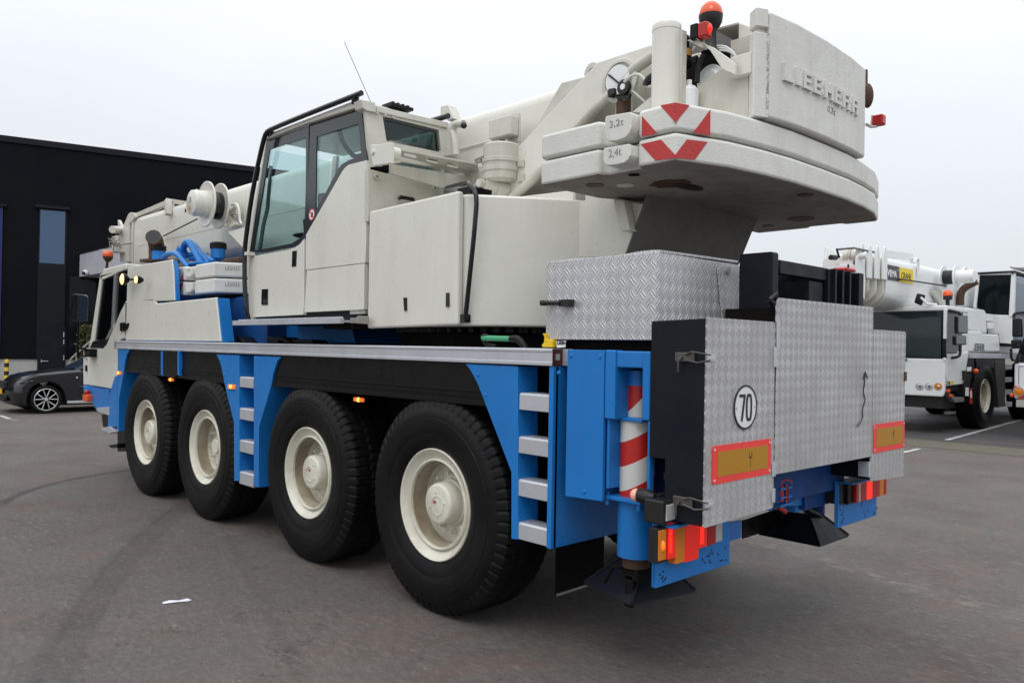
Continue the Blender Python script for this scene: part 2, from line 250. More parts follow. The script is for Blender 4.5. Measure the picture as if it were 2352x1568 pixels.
# ------------------------------------------------------------------ mesh builder
class MB:
    def __init__(s,T=None): s.v=[]; s.f=[]; s.T=T
    def add(s,vs,fs):
        o=len(s.v); s.v+= [Vector(v) for v in vs]; s.f+=[tuple(i+o for i in f) for f in fs]; return s
    def box(s,x0,x1,y0,y1,z0,z1):
        return s.add([(x,y,z) for x in (x0,x1) for y in (y0,y1) for z in (z0,z1)],[(0,1,3,2),(4,6,7,5),(0,4,5,1),(2,3,7,6),(0,2,6,4),(1,5,7,3)])
    def _pr(s,a,b):
        n=len(a); return s.add(list(a)+list(b),[tuple(range(n)),tuple(range(2*n-1,n-1,-1))]+[(i,(i+1)%n,(i+1)%n+n,i+n) for i in range(n)])
    def py(s,pts,y0,y1): return s._pr([(x,y0,z) for x,z in pts],[(x,y1,z) for x,z in pts])
    def px(s,pts,x0,x1): return s._pr([(x0,y,z) for y,z in pts],[(x1,y,z) for y,z in pts])
    def pz(s,pts,z0,z1): return s._pr([(x,y,z0) for x,y in pts],[(x,y,z1) for x,y in pts])
    def slab(s,pts,off): off=Vector(off); return s._pr([Vector(p) for p in pts],[Vector(p)+off for p in pts])
    def cyl(s,p0,p1,r0,r1=None,n=20,cap=True):
        p0,p1=Vector(p0),Vector(p1); r1=r0 if r1 is None else r1; d=(p1-p0).normalized()
        a=d.orthogonal().normalized(); b=d.cross(a); o=[]
        for p,r in ((p0,r0),(p1,r1)):
            for i in range(n): t=2*pi*i/n; o.append(p+a*(r*math.cos(t))+b*(r*math.sin(t)))
        fs=[(i,(i+1)%n,(i+1)%n+n,i+n) for i in range(n)]
        if cap: fs+=[tuple(range(n-1,-1,-1)),tuple(range(n,2*n))]
        return s.add(o,fs)
    def lathe(s,prof,o,ax='y',n=32,close=False):
        o=Vector(o); vs=[]
        for r,h in prof:
            for i in range(n):
                t=2*pi*i/n; c,d=r*math.cos(t),r*math.sin(t)
                vs.append(o+(Vector((c,h,d)) if ax=='y' else Vector((c,d,h)) if ax=='z' else Vector((h,c,d))))
        k=len(prof); fs=[]
        for j in range(k if close else k-1):
            a=j*n; b=((j+1)%k)*n
            for i in range(n): fs.append((a+i,a+(i+1)%n,b+(i+1)%n,b+i))
        if not close:
            if prof[0][0]>1e-5: fs.append(tuple(range(n)))
            if prof[-1][0]>1e-5: fs.append(tuple(range((k-1)*n,k*n)))
        return s.add(vs,fs)
    def tube(s,pts,r,n=10,smooth=0):
        P=[Vector(p) for p in pts]
        for _ in range(smooth):
            Q=[P[0]]
            for a,b in zip(P,P[1:]): Q+=[a*.75+b*.25,a*.25+b*.75]
            P=Q+[P[-1]]
        rs=r if isinstance(r,(list,tuple)) else [r]*len(P)
        vs=[]; prev=None
        for i,p in enumerate(P):
            d=(P[min(i+1,len(P)-1)]-P[max(i-1,0)]).normalized()
            a=(prev-d*prev.dot(d)).normalized() if prev is not None else d.orthogonal().normalized()
            prev=a; b=d.cross(a)
            for k in range(n): t=2*pi*k/n; vs.append(p+a*(rs[i]*math.cos(t))+b*(rs[i]*math.sin(t)))
        fs=[(j*n+i,j*n+(i+1)%n,(j+1)*n+(i+1)%n,(j+1)*n+i) for j in range(len(P)-1) for i in range(n)]
        fs+=[tuple(range(n-1,-1,-1)),tuple(range((len(P)-1)*n,len(P)*n))]
        return s.add(vs,fs)
    def sphere(s,c,r,n=20,sz=1,z0=-1,z1=1):
        pr=[]; k=12
        a0=math.asin(z0); a1=math.asin(z1)
        for i in range(k+1): a=a0+(a1-a0)*i/k; pr.append((max(r*math.cos(a),1e-6),r*sz*math.sin(a)))
        return s.lathe(pr,c,'z',n)
    def build(s,name,m,parent=None,bev=0,seg=2,smooth=True,ang=38,clean=True):
        if s.T is not None: s.v=[s.T@v for v in s.v]
        me=bpy.data.meshes.new(name); me.from_pydata([tuple(v) for v in s.v],[],s.f); 
        bm=bmesh.new(); bm.from_mesh(me)
        if clean: bmesh.ops.remove_doubles(bm,verts=bm.verts,dist=1e-5)
        bmesh.ops.recalc_face_normals(bm,faces=bm.faces); bm.to_mesh(me); bm.free()
        if smooth:
            for p in me.polygons: p.use_smooth=True
            if not bev: me.set_sharp_from_angle(angle=R(ang))
        for mm in (m if isinstance(m,(list,tuple)) else [m]): me.materials.append(M[mm] if isinstance(mm,str) else mm)
        o=bpy.data.objects.new(name,me); COL.objects.link(o)
        if bev:
            b=o.modifiers.new('bevel','BEVEL'); b.width=bev; b.segments=seg; b.limit_method='ANGLE'; b.angle_limit=R(35); b.harden_normals=True
        if parent is not None: setpar(o,parent)
        return o
WM={}
def setpar(o,p):
    o.parent=p
    if p.name in WM: o.matrix_parent_inverse=WM[p.name].inverted()
def empty(name,loc,rz=0):
    o=bpy.data.objects.new(name,None); COL.objects.link(o); o.location=loc; o.rotation_euler=(0,0,rz); o.empty_display_size=.2
    WM[o.name]=Matrix.Translation(Vector(loc))@Matrix.Rotation(rz,4,'Z'); return o
def tag(o,label=None,cat=None,group=None,kind=None):
    for k,v in (('label',label),('category',cat),('group',group),('kind',kind)):
        if v: o[k]=v
    return o
def text(body,origin,right,up,h,w,m,parent,name='lettering',depth=.004,bold=.0,skew=None):
    """lettering stretched to width w and height h, lower-left corner at origin"""
    cu=bpy.data.curves.new(name,'FONT'); cu.body=body; cu.extrude=.5; cu.offset=bold; cu.resolution_u=3
    t=bpy.data.objects.new(name,cu); COL.objects.link(t)
    dg=bpy.context.evaluated_depsgraph_get(); me=bpy.data.meshes.new_from_object(t.evaluated_get(dg)); bpy.data.objects.remove(t)
    xs=[v.co.x for v in me.vertices]; ys=[v.co.y for v in me.vertices]; x0,x1,y0,y1=min(xs),max(xs),min(ys),max(ys)
    r=Vector(right).normalized(); u=Vector(up).normalized(); n=r.cross(u); o=Vector(origin)
    for v in me.vertices:
        a=(v.co.x-x0)/(x1-x0)*w; b=(v.co.y-y0)/(y1-y0)*h; c=(v.co.z)*depth
        v.co=o+r*a+u*b+n*c
    me.materials.clear(); me.materials.append(M[m]); me.name=name
    ob=bpy.data.objects.new(name,me); COL.objects.link(ob); setpar(ob,parent); return ob
YC=1.245
# ================================================================== SETTING
def sheet(name,pts,z,m,kind='structure'):
    o=MB().add([(x,y,z) for x,y in pts],[tuple(range(len(pts)))]).build(name,m,smooth=False)
    return tag(o,kind=kind)
sheet('ground',[(-400,-300),(400,-300),(400,500),(-400,500)],0,'asphalt')
# dark parking apron beyond the paving strip, with painted lines
e0,e1=at(12,1690,170,'z',0),at(12,2350,220,'z',0); f0,f1=at(12,1690,225,'z',0),at(12,2350,300,'z',0)
de=(e1-e0).normalized(); df=(f1-f0).normalized()
de=Vector((.9945,.105,0)); df=Vector((.99,-.14,0)); dd=((Vector((1,0,0)))).normalized()
A0=e0-dd*40; A1=e0+dd*40
sheet('parking_apron',[(A0.x,13.45),(A1.x,13.45),(A1.x,80),(A0.x,80)],.004,'asphalt2')
sheet('paving_strip',[(A0.x,12.2),(A1.x,12.2),(A1.x,13.45),(A0.x,13.45)],.004,'cobble')
def line(a,b,w,z,name='parking_line'):
    a=Vector(a);b=Vector(b); d=(b-a).normalized(); n=Vector((-d.y,d.x,0))*w/2
    mb=MB(); K=24
    vs=[]
    for i in range(K+1):
        p=a+(b-a)*i/K; j=1+random.uniform(-.12,.12); vs+=[p+n*j,p-n*j*1.0]
    mb.add([(v.x,v.y,z) for v in vs],[(2*i,2*i+1,2*i+3,2*i+2) for i in range(K)])
    return tag(mb.build(name,lm,smooth=False),kind='structure')
lm=mat('worn_white_road_paint',(.50,.50,.50),.8,0,.8,(.2,.2,.2),.2,60,0,0,.5,speck=.6)
pa=at(14,1440,1510,'z',0); pb=at(14,2350,1262,'z',0); d=(pb-pa)
line(pa,pa+d*1.6,.11,.012)
pa=at(12,1690,297,'z',0); pb=at(12,1830,264,'z',0); d=pb-pa; line(pb,pa-d*2,.10,.008)
for (u0,v0,u1,v1) in ((0,1370,120,1412),(140,1430,215,1430)):
    line(at(18,u0,v0,'z',0),at(18,u1,v1,'z',0),.09,.004)
# ------------------------------------------------------------------ WORLD
sun_el,sun_az=R(55),R(-60)
w=bpy.data.worlds.new('World'); scene.world=w; w.use_nodes=True; nt=w.node_tree; bg=nt.nodes['Background']
sk=N(nt,'ShaderNodeTexSky'); sk.sky_type='NISHITA'; sk.sun_disc=False; sk.sun_elevation=sun_el; sk.sun_rotation=R(200); sk.dust_density=4; sk.air_density=1.5
tc=N(nt,'ShaderNodeTexCoord').outputs['Generated']; sp=N(nt,'ShaderNodeSeparateXYZ'); L(nt,tc,sp.inputs[0])
el=mathn(nt,'MAXIMUM',sp.outputs[2],0)
# overcast deck: brighter towards the zenith, a little darker at the horizon
cz=ramp(nt,el,0,1,0,1); lum=mathn(nt,'ADD',7.25,mathn(nt,'MULTIPLY',mathn(nt,'POWER',cz,1.5),9.5))
cl=ramp(nt,noise(nt,tc,1.6,4,.5,(1,1,2.5)),.3,.7,.955,1.045)
lum=mathn(nt,'MULTIPLY',lum,cl)
c=mix(nt,ramp(nt,el,0,.35),(.89,.935,1.0),(.94,.965,1.0))
vm=N(nt,'ShaderNodeVectorMath',operation='SCALE'); L(nt,c,vm.inputs[0]); L(nt,lum,vm.inputs['Scale'])
L(nt,mix(nt,.90,sk.outputs[0],vm.outputs[0]),bg.inputs['Color']); bg.inputs['Strength'].default_value=.12
sl=bpy.data.lights.new('sun','SUN'); sl.energy=.7; sl.angle=R(25); sl.color=(1,.97,.93)
so=bpy.data.objects.new('sun',sl); COL.objects.link(so)
sd=Vector((math.cos(sun_el)*.55,-math.cos(sun_el)*.83,math.sin(sun_el))); so.rotation_euler=sd.to_track_quat('Z','Y').to_euler(); so.location=(5,-5,20)
vs=scene.view_settings; vs.view_transform='Standard'; vs.look='None'; vs.gamma=1; vs.exposure=0
scene.render.engine='CYCLES'
# ================================================================== WHEELS
def tyre_mesh():
    N_=384; rows=[]
    # profile: (y across, radius); y from outer face(-) to inner
    prof=[(.030,.338),(.004,.350),(-.018,.385),(-.034,.44),(-.0335,.445),(-.036,.449),(-.042,.50),(-.041,.545),(-.037,.548),(-.038,.562),(-.026,.600),(-.018,.612),(-.012,.634)]
    W=.375
    tread=[(0.0,.658),(.010,.674),(.03,.681),(.05,.6815),(.075,.683),(.10,.684),(.125,.685),(.15,.6855),(.1875,.686)]
    tread=tread+[(W-y,r) for y,r in tread[-2::-1]]
    inner=[(W-y,r) for y,r in prof[::-1]]
    P=[(y,r,0) for y,r in prof]+[(y,r,1) for y,r in tread]+[(y,r,0) for y,r in inner]
    # denser tread rows
    Q=[]
    for i,(y,r,t) in enumerate(P):
        Q.append((y,r,t))
        if t and i+1<len(P) and P[i+1][2]: y2,r2,_=P[i+1]; Q.append(((y+y2)/2,(r+r2)/2,1))
    vs=[]; fs=[]
    for y,r,t in Q:
        for i in range(N_):
            a=2*pi*i/N_; rr=r; yy=y
            ph=(i%6)/6.0
            if t:
                c=abs(y-W/2)
                if c>.135:   # shoulder lugs
                    if ph<.15: rr=r-.013
                elif .128<c<=.135: rr=r-.004
                else:
                    off=.5 if c<.045 else 0
                    p2=ph if not off else ((i+3)%6)/6.0
                    zz=.009*math.sin(2*pi*i/6)
                    if abs(c-.060+zz)<.010 or p2<.13: rr=r-.007
            elif r>.605 and ph<.15: yy=y+(.007 if y<W/2 else -.007)
            vs.append((rr*math.cos(a),yy,rr*math.sin(a)))
    k=len(Q)
    for j in range(k-1):
        for i in range(N_): fs.append((j*N_+i,j*N_+(i+1)%N_,(j+1)*N_+(i+1)%N_,(j+1)*N_+i))
    for i in range(N_): fs.append(((k-1)*N_+i,(k-1)*N_+(i+1)%N_,(i+1)%N_,i))
    me=bpy.data.meshes.new('tyre'); me.from_pydata(vs,[],fs)
    bm=bmesh.new(); bm.from_mesh(me); bmesh.ops.recalc_face_normals(bm,faces=bm.faces); bm.to_mesh(me); bm.free()
    for p in me.polygons: p.use_smooth=True
    me.set_sharp_from_angle(angle=R(32)); me.materials.append(M['rubber']); return me
TYRE=tyre_mesh()
def meshof(mb,name,m):
    o=mb.build(name,m); me=o.data; bpy.data.objects.remove(o); return me
def rim_mesh():
    pr=[(.352,.012),(.352,-.004),(.346,-.010),(.338,-.006),(.330,.006),(.318,.020),(.298,.032),(.292,.040),(.288,.040),(.286,.024),(.282,.018),(.276,.016),(.270,.020),(.268,.034),(.262,.060),(.258,.075),(.252,.10),(.250,.165),(.246,.185),(.262,.20),(.33,.36),(.35,.36),(.345,.03)]
    return meshof(MB().lathe(pr,(0,0,0),'y',72,close=True),'rim','rim')
RIM=rim_mesh()
BAND=meshof(MB().lathe([(.2655,.036),(.2595,.0605),(.2555,.0755),(.2495,.100),(.2480,.128),(.2485,.128),(.2500,.100),(.2560,.0755),(.2600,.0605),(.2660,.036)],(0,0,0),'y',64,close=True),'brake_dust_band',mat('brake_dusted_paint',(.40,.36,.28),.6,0,.8,(.17,.12,.07),.1,25,.5,0,.3,speck=.5))
def hub_mesh(kind):
    mb=MB()
    mb.lathe([(.256,.185),(.256,.172),(.20,.166),(.165,.160),(.13,.158),(.0001,.158)],(0,0,0),'y',64)
    if kind==0:
        mb.lathe([(.150,.160),(.146,.13),(.134,.125),(.132,.045),(.126,.030),(.118,.024),(.112,.0225),(.0001,.022)],(0,0,0),'y',48)
        mb.lathe([(.062,.023),(.062,.0185),(.056,.0185),(.056,.023)],(.01,0,-.005),'y',28,close=True)
        for a in (0.6,2.1,3.9,5.2): mb.cyl((.075*math.cos(a),.024,.075*math.sin(a)),(.075*math.cos(a),.017,.075*math.sin(a)),.010,.008,8)
    else:
        mb.lathe([(.105,.160),(.100,.145),(.078,.140),(.074,.100),(.066,.092),(.0001,.090)],(0,0,0),'y',40)
    for i in range(10):
        a=2*pi*(i+.3)/10; c,s=.186*math.cos(a),.186*math.sin(a)
        mb.cyl((c,.168,s),(c,.146,s),.021,.019,6); mb.cyl((c,.150,s),(c,.118,s),.012,.011,8)
    return meshof(mb,'wheel','rim')
HUB=[hub_mesh(0),hub_mesh(1)]
redb=meshof(MB().lathe([(.0085,.020),(.0085,.012),(.0001,.011)],(0,0,0),'y',12),'hub_plug','red')
def wheel(parent,x,y,z,rz=0,kind=0,flip=False,spin=0,scale=1,inv=True):
    o=bpy.data.objects.new('wheel',HUB[kind]); COL.objects.link(o)
    mw=Matrix.Translation((x,y,z))@Matrix.Rotation(rz+(pi if flip else 0),4,'Z')@Matrix.Rotation(spin,4,'Y')@Matrix.Scale(scale,4)
    o.parent=parent; o.matrix_parent_inverse=WM[parent.name].inverted(); o.matrix_basis=mw
    for nm,me in (('tyre',TYRE),('rim',RIM),('brake_dust_band',BAND)):
        c=bpy.data.objects.new(nm,me); COL.objects.link(c); c.parent=o
    if kind==0 and scale==1 and not flip:
        c=bpy.data.objects.new('hub_plug',redb); COL.objects.link(c); c.parent=o; c.location=(-.02,0,.005)
    return o
# ================================================================== MAIN CRANE
crane=empty('mobile_crane',(-2.5,YC,0))
tag(crane,'large cream and blue four-axle mobile crane with boom over its cab, filling the yard','mobile crane')
K=crane
for x,k,sp_ in ((0,0,.4),(-1.576,0,1.1),(-3.504,1,.2),(-5.074,0,2.0)):
    wheel(K,x,0,.682,0,k,False,sp_); wheel(K,x,2.49,.682,0,k,True,sp_)
# underframe
MB().box(-6.0,1.25,.72,1.77,.78,1.42).build('chassis_frame','bluedk',K,.02)
mb=MB()
for x in (0,-1.576,-3.504,-5.074): mb.cyl((x,.2,.68),(x,2.3,.68),.09); mb.sphere((x,YC,.68),.22)
mb.build('axle','dark',K)
MB().box(-6.05,1.02,.06,2.43,1.585,1.66).build('deck','dark',K,.006)
for a,b in ((-6.055,-5.80),(-3.03,-2.2),(.68,1.0)): pass
# wheel-arch inner walls (dark)
mb=MB(); mb.box(-5.9,-2.95,.45,.70,.95,1.58); mb.box(-2.3,.7,.45,.70,.95,1.58); mb.box(-5.9,-2.95,1.79,2.05,.95,1.58); mb.box(-2.3,.7,1.79,2.05,.95,1.58); mb.build('wheel_arch','dark',K)
# silver side rails
xs=at(15,1593,200,'y',-.03).x
prof=[(-.030,1.583),(-.030,1.600),(-.026,1.602),(-.026,1.654),(-.031,1.656),(-.031,1.668),(-.024,1.674),(.06,1.674),(.06,1.580),(-.026,1.580)]
for a,b in ((-6.060,xs-.002),(xs+.002,1.027)): MB().px(prof,a,b).build('side_rail','alu',K,.0015,1)
MB().px([(2.49-y,z) for y,z in prof],-6.06,1.027).build('side_rail','alu',K)
MB().box(1.027,1.034,-.028,.055,1.583,1.672).build('rail_end_cap',mat('dark_red_lacquer',(.06,.006,.008),.3,0,.5),K)
MB().box(1.034,1.038,-.012,.018,1.612,1.645).build('rail_lock','silver',K)
MB().box(1.034,1.10,.045,.30,1.583,1.672).build('side_rail','alu',K)
MB().box(-6.068,-6.060,-.032,.06,1.578,1.676).build('rail_end_cap','black',K)
# black fender skirts
def ribs(mb,x0,x1,zs):
    for z in zs: mb.box(x0,x1,-.012,.0,z-.006,z+.006)
mb=MB(); mb.py([(-5.80,1.578),(-2.98,1.578),(-2.98,1.28),(-3.3,1.318),(-5.4,1.322),(-5.80,1.322)],.0,.02); ribs(mb,-5.74,-3.02,(1.40,1.375)); mb.py([(-5.8,1.342),(-2.98,1.342),(-2.98,1.30),(-5.8,1.322)],-.010,.001); mb.build('fender_skirt','black',K,.002,1)
mb=MB(); mb.py([(-2.30,1.578),(.70,1.578),(.70,1.28),(.45,1.345),(-2.16,1.322),(-2.30,1.322)],.0,.02); ribs(mb,-2.2,.6,(1.415,1.385)); mb.py([(-2.3,1.35),(.68,1.36),(.6,1.33),(-2.3,1.322)],-.010,.001); mb.build('fender_skirt','black',K,.002,1)
mb=MB(); a=XZ(15,[(833,215),(962,215),(962,440),(930,452),(870,445),(833,425)],-.03); mb.py(a,-.03,.0); mb.build('flap_box','black',K,.004)
for u in (815,966): MB().py(XZ(15,[(u,212),(u+17,214),(u+17,440),(u,425)],-.035),-.035,.0).build('flap_strip','blue',K,.002,1)
# blue side panels
def bolts(mb,n,pts,y,r=.012):
    for u,v in pts: p=at(n,u,v,'y',y); mb.cyl((p.x,y+.001,p.z),(p.x,y-.006,p.z),r,r*.7,10)
y=-.02
mb=MB().py(XZ(15,[(420,192),(528,197),(505,235),(487,300),(474,400),(430,650),(427,946),(412,946)],y),y,.20); bolts(mb,15,[(492,235),(472,328)],y,.009); mb.build('side_panel','blue',K,.003)
MB().py(XZ(15,[(392,440),(412,440),(410,905),(328,905),(332,640)],y),y,.30).build('side_panel','blue',K,.004)
mb=MB().py(XZ(15,[(1322,242),(1535,248),(1535,1402),(1488,1400),(1485,862),(1430,640),(1396,490),(1368,345),(1345,280)],y),y,.20); bolts(mb,15,[(1365,290),(1396,430)],y,.011); mb.build('side_panel','blue',K,.003)
mb=MB().py(XZ(15,[(1668,255),(1920,265),(1885,300),(1850,400),(1825,540),(1716,905),(1714,1462),(1668,1442)],y),y,.22); bolts(mb,15,[(1850,322),(1813,448)],y,.011); mb.build('side_panel','blue',K,.003)
mb=MB().py([(-2.78,1.57),(-2.40,1.57),(-2.40,.47),(-2.78,.47)],.19,.205); 
for z in (.55,.8,1.05,1.3,1.5): mb.cyl((-2.70,.19,z),(-2.70,.183,z),.008,.006,8)
mb.build('ladder_backing','blue',K)
mb=MB().py(XZ(16,[(1502,25),(1866,44),(1866,1240),(1820,1234),(1820,772),(1590,170),(1560,110),(1532,62)],y),y,.14); bolts(mb,16,[(1590,100),(1642,240)],y,.013); mb.build('side_panel','blue',K,.003)
z0=at(11,45,700,'y',y).z
xa=at(10,45,400,'y',y).x; 
mb=MB().py([(xa,1.578),(1.03,1.578),(1.03,z0),(xa,z0)],y,.02); mb.box(1.0,1.03,.0,.66,z0,1.578); bolts(mb,22,[(1745,770)],y,.013)
for i in range(5): yy=.06+.12*i; mb.cyl((1.03,yy,z0+.03),(1.034,yy,z0+.03),.008,.006,8)
mb.build('side_panel','blue',K,.006)
def rungs(n,u0,u1,ls,y):
    for t,b in ls:
        p=XZ(n,[(u0,t),(u1,t),(u0,b)],y); z1=p[0][1]; zb=p[2][1]
        MB().px([(y,zb+.003),(y,z1-.01),(y+.01,z1),(y+.10,z1),(y+.10,zb),(y+.003,zb)],p[0][0]+.002,p[1][0]-.002).build('ladder_rung','alu',K,.003)
rungs(15,1536,1667,[(442,540),(728,835),(1020,1132),(1308,1425)],-.015)
rungs(16,1870,1925,[(225,345),(522,645),(820,950),(1120,1258)],-.015) if False else None
xl=at(17,1036,300,'y',-.015).x; xr=xa
for t,b in ((80,192),(365,475),(645,755),(926,1038)):
    z1=at(17,1040,t,'y',-.015).z; zb=at(17,1040,b,'y',-.015).z
    MB().px([(-.015,zb),(-.015,z1-.01),(-.005,z1),(.10,z1),(.10,zb)],xl+.002,xr-.002).build('ladder_rung','alu',K,.003)
p=at(17,1175,280,'y',.5); MB().lathe([(.20,.0),(.20,-.02),(.17,-.02),(.15,.03),(.05,.04),(.0001,.04)],(p.x+.08,.5,p.z),'y',36).build('air_tank','blue',K)
MB().box(.62,1.0,.75,1.7,.55,1.5).build('rear_bulkhead','dark',K)
# marker lamps
def marker(n,u0,v0,u1,v1,y,hot=True):
    a,b=at(n,u0,v0,'y',y),at(n,u1,v1,'y',y)
    o=MB().box(min(a.x,b.x),max(a.x,b.x),y-.018,y,min(a.z,b.z),max(a.z,b.z)).build('marker_lamp','ambit',K,.005)
    cx,cz=(a.x+b.x)/2,(a.z+b.z)/2; w=abs(a.x-b.x)
    if hot: MB().sphere((cx+.004,y-.014,cz),w*.13,12,1.1).build('bulb','amhot',o)
marker(15,422,395,455,428,-.02); marker(15,897,457,938,487,.03); marker(15,1445,514,1503,560,-.02); marker(16,742,255,807,290,.05)
# carrier: front underside, step
MB().py(XZ(2,[(770,1150),(1000,1188),(995,1360),(890,1388)],-.01),-.01,.4).build('step_guard','blue',K,.004)
MB().py(XZ(18,[(985,1015),(1022,1025),(1060,1190),(1000,1130)],-.03),-.03,.3).build('bumper_end','blue',K,.004)
MB().py(XZ(2,[(888,1355),(996,1345),(996,1425),(888,1385)],-.03),-.03,.35).build('cab_step','alu',K,.004)
MB().py(XZ(15,[(270,790),(330,800),(330,915),(285,905)],.05),.05,.4).build('step_bracket','black',K)
MB().py(XZ(15,[(268,915),(335,903),(400,950),(345,965),(270,935)],-.05),-.05,.3).build('cab_step','alu',K,.004)
mb=MB().py(XZ(15,[(416,925),(492,925),(492,1130),(418,1132)],.10),.10,.14); mb.py(XZ(15,[(332,1075),(416,1060),(416,1100),(360,1100)],.0),.0,.3); mb.build('mud_flap','black',K)
MB().sphere(tuple(at(18,1033,1095,'y',-.05)),.035,14).build('marker_lamp','redlens',K)
p=at(18,1035,1158,'y',-.05); MB().box(p.x-.10,p.x+.08,-.08,.0,p.z-.05,p.z+.045).build('indicator_lamp','orange',K,.02)
# --- carrier cab
c_y=0.0
body=MB().py(XZ(2,[(765,810),(820,806),(945,808),(975,775),(1105,470),(1152,378),(1165,376),(1160,700),(1082,740),(1076,1060),(1022,1182),(803,1145),(803,905),(765,905)],c_y),c_y,.06)
body.build('carrier_cab','cream',K,.012)
carrier=K
MB().py(XZ(2,[(765,900),(800,905),(803,1143),(765,1143)],.02),.02,.06).build('door_edge','cream',K,.004)
mb=MB().box(-7.15,-5.85,.34,2.43,1.05,1.60); mb.box(-5.95,-5.85,.10,2.43,1.1,2.45); mb.build('cab_interior','navy',K)
MB().py([(-6.78,2.47),(-6.66,2.56),(-5.84,2.575),(-5.84,2.50),(-6.74,2.44)],c_y,2.45).build('cab_roof','cream',K,.02)
MB().py(XZ(2,[(918,128),(940,128),(866,725),(858,805),(818,805)],c_y),c_y,.06).build('windscreen_pillar','cream',K,.01)
MB().py(XZ(2,[(918,140),(1055,105),(1055,130),(925,185)],c_y),c_y,.05).build('door_frame','cream',K,.006)
MB().py(XZ(2,[(1045,125),(1060,120),(1034,625),(985,712),(975,735),(965,728),(1018,615)],-.006),-.006,.05).build('door_frame','silver',K,.002)
MB().py(XZ(2,[(925,185),(1048,132),(1022,615),(972,728),(858,728)],.015),.015,.021).build('door_window','glassdk',K)
MB().py(XZ(2,[(1058,118),(1166,100),(1152,378),(1105,470),(1036,630)],.015),.015,.021).build('quarter_window','glassdk',K)
MB().py(XZ(2,[(850,745),(985,720),(945,808),(822,806)],-.004),-.004,.05).build('window_trim','gloss',K,.004)
MB().box(-7.2,-7.12,.05,2.42,1.1,1.65).build('front_panel','cream',K,.02)
MB().slab([at(2,918,130,'y',.06),at(2,858,805,'y',.06),Vector((at(2,858,805,'y',.06).x-.0,2.40,1.6)),Vector((at(2,918,130,'y',.06).x,2.40,2.50))],(-.02,0,0)).build('windscreen','glassdk',K)
MB().py(XZ(2,[(780,965),(790,965),(789,1020),(779,1020)],c_y-.004),c_y-.004,.01).build('door_handle','black',K)
mb=MB().py(XZ(2,[(785,812),(845,815),(842,890),(790,885)],-.06),-.08,.0); mb.tube([at(2,790,820,'y',-.07),at(2,735,808,'y',-.3)],.016,8); mb.tube([at(2,790,885,'y',-.07),at(2,730,885,'y',-.3)],.014,8); mb.tube([at(2,722,800,'y',-.3),at(2,712,880,'y',-.3),at(2,722,560,'y',-.32)],.012,8); mb.build('mirror_arm','black',K)
mm=MB().py(XZ(2,[(690,318),(708,312),(800,320),(815,335),(812,540),(800,568),(705,560),(688,545)],-.36),-.40,-.36).build('cab_mirror','black',K,.01)
MB().py(XZ(2,[(712,325),(796,330),(808,345),(804,540),(790,558),(710,550)],-.402),-.404,-.40).build('mirror_glass','winblue',mm)
mb=MB().py(XZ(2,[(1102,575),(1140,572),(1140,588),(1180,578),(1165,630),(1140,652),(1102,652)],-.012),-.016,.0); mb.build('grab_handle','black',K,.004)
# cab beacon
p=at(21,481,1112,'y',.6); q=at(21,462,1300,'y',.6)
b=MB().cyl(q,p,.018).lathe([(.0001,p.z-.10),(.035,p.z-.09),(.066,p.z-.045),(.070,p.z-.01),(.0001,p.z-.01)],(p.x,p.y,0),'z',20).build('beacon','brown',K); MB().sphere(p,.072,24).build('lens','orange',b)
# deck housings (white shells with blue ends)
lo=XZ(2,[(1148,735),(1148,378),(1405,350),(1437,398),(1982,342),(2025,746)],0)
MB().py(lo,0.0,.03).build('deck_housing','cream',K,.012,3)
bl=[(x-(.02 if i in(0,1) else -.018 if i in (4,5) else 0),z-.006) for i,(x,z) in enumerate(lo)]
MB().py(bl,.012,.125).build('housing_end','blue',K,.004)
hi=XZ(2,[(1160,385),(1170,72),(1180,62),(1575,-5),(1590,100),(1600,372)],0)
MB().py(hi,.0,.03).build('upper_deck_housing','cream',K,.012,3)
MB().py([(hi[0][0],hi[0][1]),(hi[1][0],hi[1][1]-.01),(hi[3][0]+.012,hi[3][1]-.008),(hi[4][0]+.014,hi[4][1]),(hi[5][0]+.016,hi[5][1])],.012,.055).build('housing_end','blue',K,.004)
MB().box(hi[0][0],-4.72,.10,2.3,1.66,2.38).build('engine_housing','bluedk',K,.02)
MB().py(XZ(21,[(905,1165),(1060,1150),(1160,1150),(1160,1165),(905,1205)],.6),.6,1.0).build('engine_cover','brown',K)
# lit work lamps on the housing
for (u,v,rx) in ((1122,175,.060),(1252,180,.040)):
    p=at(2,u,v,'y',-.13); o=MB().lathe([(rx*.5,.07),(rx*1.1,.03),(rx*1.15,0)],(p.x,-.13,p.z),'y',20).build('work_lamp','black',K)
    MB().lathe([(rx*1.02,-.002),(rx*.7,-.014),(.0001,-.02)],(p.x,-.13,p.z),'y',24).build('lens','lit',o)
mb=MB().tube([at(2,1122,175,'y',-.06),at(2,1252,180,'y',-.06)],.012); mb.build('lamp_bracket','black',K)
